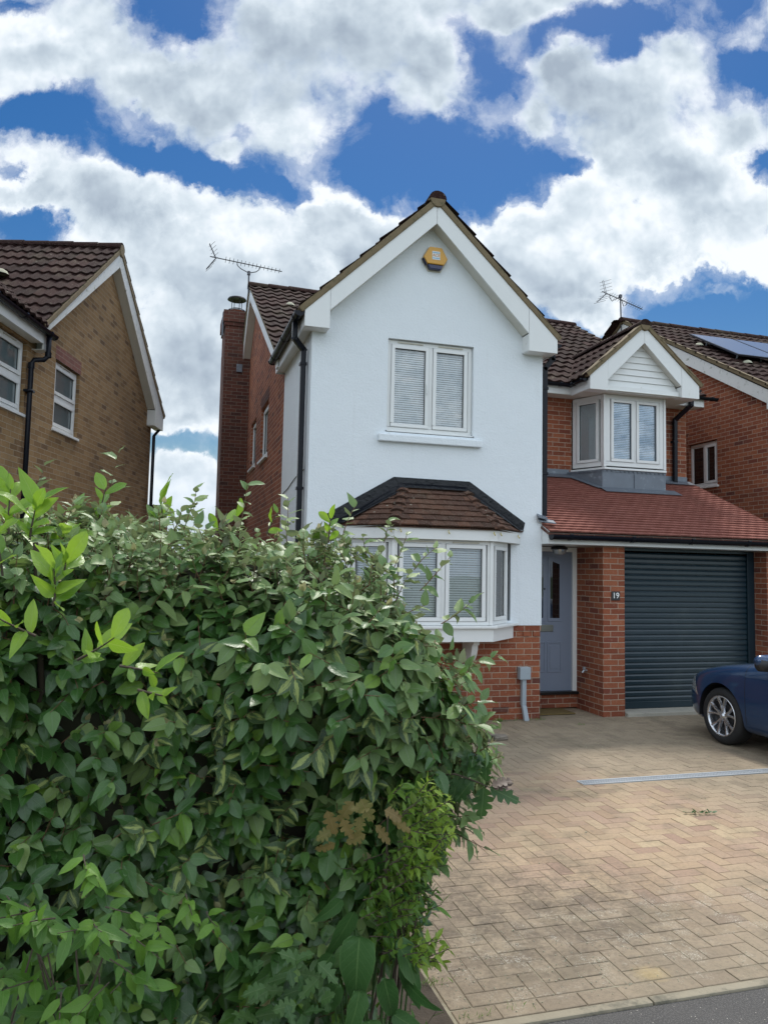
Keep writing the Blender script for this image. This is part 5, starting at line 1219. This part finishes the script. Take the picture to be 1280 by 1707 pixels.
UPV = np.array((0, 0, 1.))
class Stems:
    def __init__(s): s.m = MB()
    def add(s, pts, r0, r1, n=4):
        k = len(pts); s.m.tube([tuple(p) for p in pts], [r0+(r1-r0)*i/(k-1) for i in range(k)], n, cap=False)
    def build(s, name, material, parent): return s.m.build(name, material, parent, smooth=True, weld=False, uv=False)
def shoot(L_, st_, base, d, length, n, size, out=None, spread=.95, droop=.35, r=None, normal_bias=None, bend=.15, r0=.0022, jitter=.25, tipcluster=False):
    """a twig with alternate leaves"""
    d = nz(np.array(d, float)); base = np.array(base, float); side = nz(np.cross(d, UPV)+rng.normal(0, .05, 3)); side2 = np.cross(d, side)
    pts = []; k = 4
    bd = rng.normal(0, bend, 3)
    for i in range(k+1):
        t = i/k; pts.append(base+d*length*t+bd*length*t*t*.6)
    st_.add(pts, r0, r0*.4)
    a0 = rng.uniform(0, 6.28)
    for i in range(n):
        t = (i+.6)/n if not tipcluster else .55+.45*(i+.5)/n
        p = base+d*length*t+bd*length*t*t*.6; a = a0+i*2.4+rng.normal(0, .25)
        rad = side*math.cos(a)+side2*math.sin(a)
        ld = rad*spread+d*(.35+.7*t*t)+np.array((0, 0, -droop))+rng.normal(0, jitter*.5, 3)
        if out is not None and np.dot(ld, out) < -.1: ld = ld-out*np.dot(ld, out)*1.4
        nb = (UPV*.75+(out if out is not None else 0)*.75 if normal_bias is None else normal_bias)+rng.normal(0, jitter, 3)
        L_.add(p, ld, nb, size*rng.uniform(.52, 1.15)*(1-.25*max(0, t-.7)), r)
def at_px(x, y, dist):
    """a point of the place: out from the kerb-side viewpoint at a given distance"""
    v = fw+r2*((x-640)/F_PX)-u2*((y-853.5)/F_PX); v = v/math.hypot(v.x, v.y); return np.array(CAM+v*dist)

# ---- the hedge
HG = thing('hedge', 'large dense clipped hedge of grey-green oval leaves filling the lower left', 'hedge', (-6.4, -5.5, 0))
ov = [tmpl(1, .58, .30, .20, 'oval', .02, 1), tmpl(1, .54, .22, .08, 'ovate', .03, 2), tmpl(1, .62, .38, .25, 'oval', .03, 3), tmpl(1, .56, .15, .28, 'ovate', .05, 4), tmpl(1, .60, -.10, .15, 'oval', .05, 5)]
LG, LS, LV, LB = Leaves(ov), Leaves(ov), Leaves(ov), Leaves(ov); STM = Stems()
X0, X1, Y0, Y1, HH, RR = -8.2, -4.66, -6.62, -4.1, 2.14, .42
def bulge(p):
    return .075*math.sin(p[0]*3.1+p[2]*2.3)+.055*math.sin(p[0]*6.7-p[2]*5.1+1.3)+.04*math.sin(p[1]*5.3+p[2]*7.1)
def hedge_pt(depth=0.):
    fx, fy, fz = X1-X0, Y1-Y0, HH; areas = [fx*fz*1.25, fx*fy, fy*fz*.8, fy*fz*.12, fx*fz*.2]
    f = rng.choice(5, p=np.array(areas)/sum(areas)); a, b = rng.random(2)
    if f == 0: q = (X0+a*fx, Y0, b*HH)
    elif f == 1: q = (X0+a*fx, Y0+b*fy, HH)
    elif f == 2: q = (X1, Y0+a*fy, b*HH)
    elif f == 3: q = (X0, Y0+a*fy, b*HH)
    else: q = (X0+a*fx, Y1, b*HH)
    q = np.array(q); lo = np.array((X0+RR, Y0+RR, RR*.0)); hi = np.array((X1-RR, Y1-RR, HH-RR)); c = np.clip(q, lo, hi); n = nz(q-c)
    p = c+n*(RR-depth+bulge(q))
    hx = .985-.135*max(0, min(1, (q[0]+6.1)/1.35))**1.1
    p[2] = p[2]*hx
    if p[0] > -5.2: p[0] += .10*math.exp(-((p[2]-1.30)/.33)**2)-.16*max(0, min(1, (.95-p[2])/.6))
    return p, n
NS = 9600
for k in range(NS):
    layer = k % 3; p, n = hedge_pt((0.03, .12, .22)[layer]+rng.uniform(0, .05))
    if p[2] < .05 or (p[0] < -7.0 and rng.random() < .55) or (p[1] > -5.0 and n[2] < .5 and rng.random() < .6): continue
    top = max(0, n[2])
    if p[0] > -5.15 and p[2] < .62 and rng.random() < .75: continue
    d = n*(.40)+UPV*(.40+.3*top)+rng.normal(0, .45, 3)
    Lx = LS if rng.random() < .10+.80*min(1, top*1.4+max(0, (p[0]+5.3))*1.1*(p[2] > .8)) else LG  # pale copy favoured on top and right, where painted light brightens the hedge
    vx = math.sin(p[0]*2.6+.9)*math.sin(p[2]*3.3+p[0]) 
    if top < .3 and rng.random() < (.34 if (-5.75 < p[0] < -4.85 and .75 < p[2] < 1.62 and math.sin(p[0]*9+p[2]*6) > -.2) else .03): Lx = LV
    ln = rng.uniform(.08, .16)*(.8 if top > .5 else 1)
    sz = (.077 if top < .4 else .060)*rng.uniform(.8, 1.18)
    nl = int(6+3*rng.random())
    shoot(Lx, STM, p-n*.05, d, ln, nl, sz, out=n, droop=.75*(1-top)+.05, spread=.9, jitter=.30)
    if layer == 0 and rng.random() < .10+.22*top:
        e = p-n*.05+nz(d)*ln
        for q in range(2): LB.add(e, d+rng.normal(0, .35, 3), n+rng.normal(0, .4, 3), rng.uniform(.02, .034))
for (x, y, dd, ln, tilt) in [(182, 850, 3.0, .22, (0, 0, 1)), (400, 880, 3.1, .18, (.2, 0, 1)), (570, 900, 2.95, .14, (.15, 0, 1)), (650, 960, 2.9, .16, (.4, -.2, .9)), (700, 985, 2.85, .16, (.7, 0, .7)), (735, 1040, 2.8, .15, (.9, 0, .45)), (742, 1130, 2.75, .15, (1, -.1, .2)), (750, 1180, 2.7, .13, (1, 0, .1)), (60, 870, 3.0, .22, (0, 0, 1)), (735, 1240, 2.75, .12, (1, 0, 0)), (690, 950, 3.1, .12, (.5, 0, .8)), (755, 1110, 2.8, .16, (1, 0, .25)), (640, 905, 3.5, .1, (.3, 0, 1)), (320, 868, 3.6, .16, (.1, 0, 1)), (480, 880, 3.5, .14, (0, 0, 1))]:
    shoot(LS, STM, at_px(x, y, dd), tilt, ln, 8, .068, out=None, droop=.1, normal_bias=UPV*1.0+np.array((-.1, -.4, 0)))
LG.build('leaves', 'leaf_hedge', HG); LS.build('toplit_leaves', 'leaf_toplit', HG)['label'] = 'pale upper leaves with the top light put into their colour'
LV.build('variegated_leaves', 'leaf_variegated', HG)['label'] = 'leaves splashed with yellow along the middle'; LB.build('young_leaves', 'leaf_bronze', HG)
STM.build('twigs', 'twig_bark', HG)
S2 = Stems()
for k in range(70):
    x = rng.uniform(X0+.5, X1-.35); y = rng.uniform(Y0+.45, Y1-.45); p = np.array((x, y, 0.)); pts = [p]
    for i in range(5): p = p+np.array((rng.normal(0, .09), rng.normal(0, .09), .33)); pts.append(p.copy())
    S2.add(pts, .016, .005, 6)
S2.build('branches', 'branch_bark', HG)

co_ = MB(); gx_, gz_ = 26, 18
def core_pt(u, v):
    # added closed block, a dark backstop to light and view, 0.38 m inside the leaf surface
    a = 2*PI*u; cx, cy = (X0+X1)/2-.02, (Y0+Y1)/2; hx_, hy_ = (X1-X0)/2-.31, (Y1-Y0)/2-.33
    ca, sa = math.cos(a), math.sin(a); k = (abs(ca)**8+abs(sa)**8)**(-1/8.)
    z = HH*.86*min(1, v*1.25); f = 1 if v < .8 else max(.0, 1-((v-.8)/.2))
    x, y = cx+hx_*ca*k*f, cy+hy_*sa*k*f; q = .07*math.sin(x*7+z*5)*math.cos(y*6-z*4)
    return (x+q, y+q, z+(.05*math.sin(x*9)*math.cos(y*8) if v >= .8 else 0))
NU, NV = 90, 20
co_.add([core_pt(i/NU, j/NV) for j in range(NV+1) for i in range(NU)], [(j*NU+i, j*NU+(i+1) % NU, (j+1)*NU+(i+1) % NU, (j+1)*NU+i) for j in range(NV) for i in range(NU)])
simple('core_dark', (.045,.045,.025), .95, var=.4, scale=30.)
co_.build('core_backstop', 'core_dark', HG, smooth=True, weld=False, uv=False)
# ---- laurel growing through it (upper left) 
LR = thing('laurel_shrub', 'bright yellow-green laurel shoots pushing through the upper left of the hedge', 'shrub', (-6.1, -6.3, 0))
Ll = Leaves([tmpl(1, .42, .30, .15, 'oval', .03, 11), tmpl(1, .46, .35, .25, 'obovate', .05, 12), tmpl(1, .44, .15, .2, 'ovate', .05, 13)]); S3 = Stems()
for (x, y, dd, ln, n, sz, tilt) in [(50, 900, 2.42, .11, 11, .11, (.1, -.2, 1)), (15, 890, 2.6, .12, 10, .115, (-.1, 0, 1)), (85, 930, 2.6, .08, 8, .10, (.5, 0, .7)), (90, 1010, 2.22, .12, 11, .10, (.1, -.3, 1)), (105, 960, 2.25, .06, 7, .10, (.3, -.3, 1)), (130, 1100, 2.15, .16, 7, .095, (.5, -.5, .3)), (200, 1110, 2.15, .10, 6, .085, (.9, -.3, -.1)), (60, 1060, 2.18, .12, 6, .09, (-.6, -.2, .3)), (230, 1150, 2.15, .08, 5, .075, (.9, -.3, -.2)),
        (165, 870, 2.9, .14, 6, .10, (.1, 0, 1)), (270, 885, 2.9, .12, 6, .115, (.0, 0, 1)), (350, 895, 3.2, .12, 5, .10, (.7, 0, .6)), (548, 905, 2.7, .10, 6, .075, (0, 0, 1)), (445, 890, 3.2, .10, 5, .07, (.3, 0, 1)), (5, 960, 2.3, .15, 7, .10, (-.1, -.2, 1))]:
    shoot(Ll, S3, at_px(x, y, dd), tilt, ln, n, sz, droop=-.12, spread=.75, normal_bias=UPV*.6+np.array((-.2, -.8, 0)), r0=.004, jitter=.45)
Ll.build('leaves', 'leaf_laurel', LR); S3.add([at_px(60, 905, 2.45), at_px(70, 1150, 2.6), np.array((-6.2, -6.1, .0))], .008, .012, 6); S3.build('stems', 'branch_bark', LR)
# ---- fresh green sapling, lower left
CH = thing('cherry_sapling', 'fresh green sapling with toothed leaves at the lower left corner in front of the hedge', 'sapling', (-6.1, -6.65, 0))
Lc = Leaves([tmpl(1, .42, .2, .2, 'ovate', .06, 21), tmpl(1, .38, .25, .3, 'oval', .07, 22)]); S4 = Stems()
for k in range(34):
    x, y = rng.uniform(-40, 250), rng.uniform(1470, 1760)
    if y < 1470+x*.15: continue
    shoot(Lc, S4, at_px(x, y, rng.uniform(1.98, 2.15)), (rng.normal(0, .6), -.5, rng.uniform(-.5, .3)), rng.uniform(.08, .13), 6, rng.uniform(.06, .085), droop=.55, out=np.array((0, -1., 0)))
for (x, y) in [(155, 1440), (140, 1425), (310, 1490), (260, 1525), (345, 1520)]: shoot(Lc, S4, at_px(x, y, 2.05), (.1, -.6, -.2), .07, 5, .06, droop=.5, out=np.array((0, -1., 0)), r=.95)
Lc.build('leaves', 'leaf_fresh', CH)
for k in range(6): S4.add([at_px(rng.uniform(0, 260), 1760, 2.1), at_px(rng.uniform(0, 200), 1500+rng.uniform(0, 100), 2.08)], .004, .002, 5)
S4.add([at_px(120, 1700, 2.1), np.array((-6.1, -6.7, 0.))], .008, .012, 6); S4.build('stems', 'branch_bark', CH)
# ---- oak seedlings
OKT = [tmpl_oak(1), tmpl_oak(2), tmpl_oak(3)]
OK = thing('oak_sapling', 'young oak twig with lobed leaves reaching over the drive from the right of the hedge', 'sapling', (-4.75, -6.25, 0))
Lo = Leaves(OKT); Lob = Leaves(OKT); S5 = Stems()
tw = [at_px(690, 1300, 2.75), at_px(759, 1290, 2.58), at_px(799, 1305, 2.60), at_px(814, 1312, 2.58)]
S5.add(tw, .004, .002, 5)
for (x, y, ex, ey, s_, r) in [(806, 1310, -.05, -1, .115, .3), (814, 1312, .9, -.42, .12, .4), (809, 1305, .05, 1, .10, .2), (794, 1298, -.35, .9, .085, .5), (789, 1300, -.7, -.75, .10, .3), (764, 1292, -.2, -1, .10, .6), (774, 1290, .1, .9, .08, .4), (749, 1290, -.4, -.9, .11, .2), (759, 1288, .4, -.8, .09, .2), (720, 1295, -.1, -1, .10, .5), (700, 1300, -.6, -.8, .10, .1), (754, 1285, -.5, .8, .08, .7)]:
    Lo.add(at_px(x, y, 2.60), np.array(r2)*ex+np.array(u2)*ey, -np.array(fw)+np.array((0, 0, .7))+rng.normal(0, .3, 3), s_, r)
for k in range(40): x, y = rng.uniform(410, 540), rng.uniform(1575, 1740); Lo.add(at_px(x, y, rng.uniform(2.12, 2.25)), np.array(r2)*rng.normal(0, 1)+np.array(u2)*rng.normal(-.1, .7)-np.array(fw)*.3, -np.array(fw)*.6+UPV+rng.normal(0, .3, 3), rng.uniform(.055, .085), rng.uniform(.5, 1))
for k in range(24): x, y = rng.uniform(640, 715), rng.uniform(1300, 1420); Lo.add(at_px(x, y, rng.uniform(2.6, 2.75)), np.array(r2)*rng.normal(0, 1)-np.array(u2)*abs(rng.normal(.3, .5))-np.array(fw)*.3, -np.array(fw)*.6+UPV+rng.normal(0, .3, 3), rng.uniform(.07, .10), rng.uniform(0, .7))
for (x, y) in [(590, 1335), (620, 1345), (600, 1360), (640, 1350), (625, 1375), (570, 1365), (555, 1385), (560, 1405), (545, 1350), (650, 1365), (610, 1390), (665, 1430), (670, 1450), (600, 1330), (675, 1465)]: Lob.add(at_px(x, y, 2.22+rng.uniform(0, .08) if x < 655 else 2.5), np.array(r2)*rng.normal(.2, .8)-np.array(u2)*abs(rng.normal(.5, .5)), -np.array(fw)+UPV*.3+rng.normal(0, .75, 3), rng.uniform(.055, .09))
Lo.add(at_px(762, 1300, 2.6), np.array(u2)*.9, -np.array(fw), .05, 1.)
br = Leaves(OKT)
for (ex, ey) in ((1, .15), (1, .35), (.9, -.05)): br.add(at_px(818, 1310, 2.58), np.array(r2)*ex+np.array(u2)*ey, -np.array(fw)*.6+UPV+rng.normal(0, .2, 3), .075)
Lo.build('leaves', 'leaf_oak', OK); Lob.build('browned_leaves', 'leaf_oak_brown', OK)['label'] = 'yellow-brown lobed leaves'
simple('leaf_purple', (.12,.085,.065), .6, var=.2); br.build('purple_leaf_tips', 'leaf_purple', OK)
S5.add([tw[0], at_px(650, 1400, 2.7), np.array((-4.8, -6.3, .0))], .006, .010, 5); S5.build('stems', 'branch_bark', OK)
# ---- golden privet along the drive edge
PV = thing('privet_shrub', 'small yellow-green privet growing at the drive edge under the hedge end', 'shrub', (-4.7, -6.15, 0))
Lp = Leaves([tmpl(1, .45, .3, .15, 'oval', .03, 31), tmpl(1, .42, .2, .3, 'ovate', .05, 32)]); S6 = Stems()
for k in range(150):
    t_ = rng.random(); y = 1320+t_*290; x = 700+28*math.sin(t_*7)+rng.uniform(-62, 8)-(16*t_)
    shoot(Lp, S6, at_px(x, y, rng.uniform(2.28, 2.55)), (rng.uniform(.2, 1), rng.uniform(-.6, .1), rng.uniform(-.1, .6)), rng.uniform(.05, .10), 8, rng.uniform(.030, .045), droop=.1, r=min(1, max(0, .25+(x-650)/90+rng.normal(0, .2))))
Lp.build('leaves', 'leaf_privet', PV)
for k in range(9): S6.add([at_px(680+rng.uniform(-40, 20), 1360+k*20, 2.42), np.array((-4.98+rng.normal(0, .04), -6.5+rng.normal(0, .05), 0))], .003, .005, 5)
S6.build('stems', 'branch_bark', PV)
# ---- dock and nettles at the foot
DK_ = thing('dock_plant', 'clump of broad green dock leaves standing at the foot of the hedge by the kerb', 'weed', (-4.95, -6.45, 0))
Ld = Leaves([tmpl(1, .42, .22, .35, 'dock', .07, 41), tmpl(1, .38, .28, .5, 'dock', .09, 42), tmpl(1, .46, .15, .2, 'dock', .07, 43)]); S7 = Stems()
for (x, y, ex, ey, s_, dd) in [(590, 1520, -.35, -1, .22, 2.35), (645, 1510, .15, -1, .24, 2.35), (600, 1560, -.2, -1, .28, 2.25), (660, 1570, .35, -1, .25, 2.3), (640, 1630, .1, -1, .22, 2.2), (600, 1650, -.3, -1, .20, 2.2), (680, 1640, .6, -.8, .16, 2.3), (570, 1500, -.8, -.5, .15, 2.4), (640, 1490, .5, .5, .14, 2.45), (655, 1690, .9, -.3, .16, 2.3), (615, 1700, -.1, -1, .2, 2.2), (555, 1590, -.9, -.8, .14, 2.3), (675, 1600, .5, -1, .20, 2.35), (630, 1450, .1, .9, .12, 2.5), (565, 1640, -.5, -1, .18, 2.25), (590, 1460, -.6, .3, .12, 2.5)]:
    p = at_px(x, y, dd); Ld.add(p, np.array(r2)*(ex+rng.normal(0, .15))+np.array(u2)*ey-np.array(fw)*rng.uniform(.0, .5), -np.array(fw)+UPV*.5+rng.normal(0, .45, 3), s_*.74)
    S7.add([p, (p+np.array((-4.95, -6.45, 0)))/2+rng.normal(0, .02, 3), np.array((-4.95, -6.45, 0.))], .003, .004, 5)
Ld.build('leaves', 'leaf_dock', DK_); S7.build('stems', 'leaf_dock', DK_)
Lu = Leaves([tmpl(1, .35, .2, .2, 'ovate', .06, 51), tmpl(1, .25, .2, .3, 'oval', .06, 52)]); S8 = Stems()
UG = thing('undergrowth', 'thin dark leafy weeds filling the shaded foot of the hedge', 'weeds', (-5.2, -6.4, 0)); UG['kind'] = 'stuff'
for k in range(160):
    x = rng.uniform(-7.6, -4.68); y = rng.uniform(-6.6, -6.1); h = rng.uniform(.1, .55)
    shoot(Lu, S8, (x, y, 0), (rng.normal(0, .15), -.1, 1), h, 9, rng.uniform(.04, .07), droop=.1)
for k in range(50): shoot(Lu, S8, at_px(rng.uniform(600, 700), rng.uniform(1400, 1560), rng.uniform(2.45, 2.7)), (rng.normal(.2, .4), -.4, .3), .1, 8, rng.uniform(.03, .06), droop=.2)
Lu.build('leaves', 'leaf_fresh', UG); S8.build('stems', 'branch_bark', UG)
# fallen sprig on the drive and moss tufts at the wall
SP = Leaves(ov); S9 = Stems()
FS = thing('fallen_sprig', 'small dark green leafy sprig lying on the paving near the drain', 'sprig', (-1.5, -3.72, 0))
S9.add([np.array((-1.62, -3.71, .012)), np.array((-1.5, -3.73, .014)), np.array((-1.40, -3.75, .012))], .002, .001, 4)
for k in range(12): SP.add(np.array((-1.60+.018*k, -3.71-.004*k, .012)), np.array((rng.normal(0, .6), rng.normal(0, 1), .35)), UPV+rng.normal(0, .4, 3), rng.uniform(.03, .05), .1)
SP.build('leaves', 'leaf_oak', FS); S9.build('stem', 'branch_bark', FS)
GT = Leaves([tmpl(1, .12, .2, .5, 'oval', .02, 61)])
for (cx, cy, n, s_) in [(-1.50, -.02, 60, .05), (-1.3, -.0, 20, .04), (-.93, -.02, 30, .04), (-1.02, -.0, 10, .03), (-.55, -.4, 20, .03), (-4.40, -5.55, 40, .03), (-4.32, -5.84, 30, .025), (-4.1, -5.82, 16, .02), (-2.3, -.2, 60, .06), (-2.9, -.1, 80, .08)]:
    for k in range(n): GT.add(np.array((cx+rng.normal(0, .04), cy+rng.normal(0, .015), 0.)), np.array((rng.normal(0, .5), rng.normal(0, .5), 1)), np.array((rng.normal(), rng.normal(), .2)), s_*rng.uniform(.5, 1.2))
g_ = GT.build('joint_weeds', 'leaf_fresh', None); g_['kind'] = 'stuff'
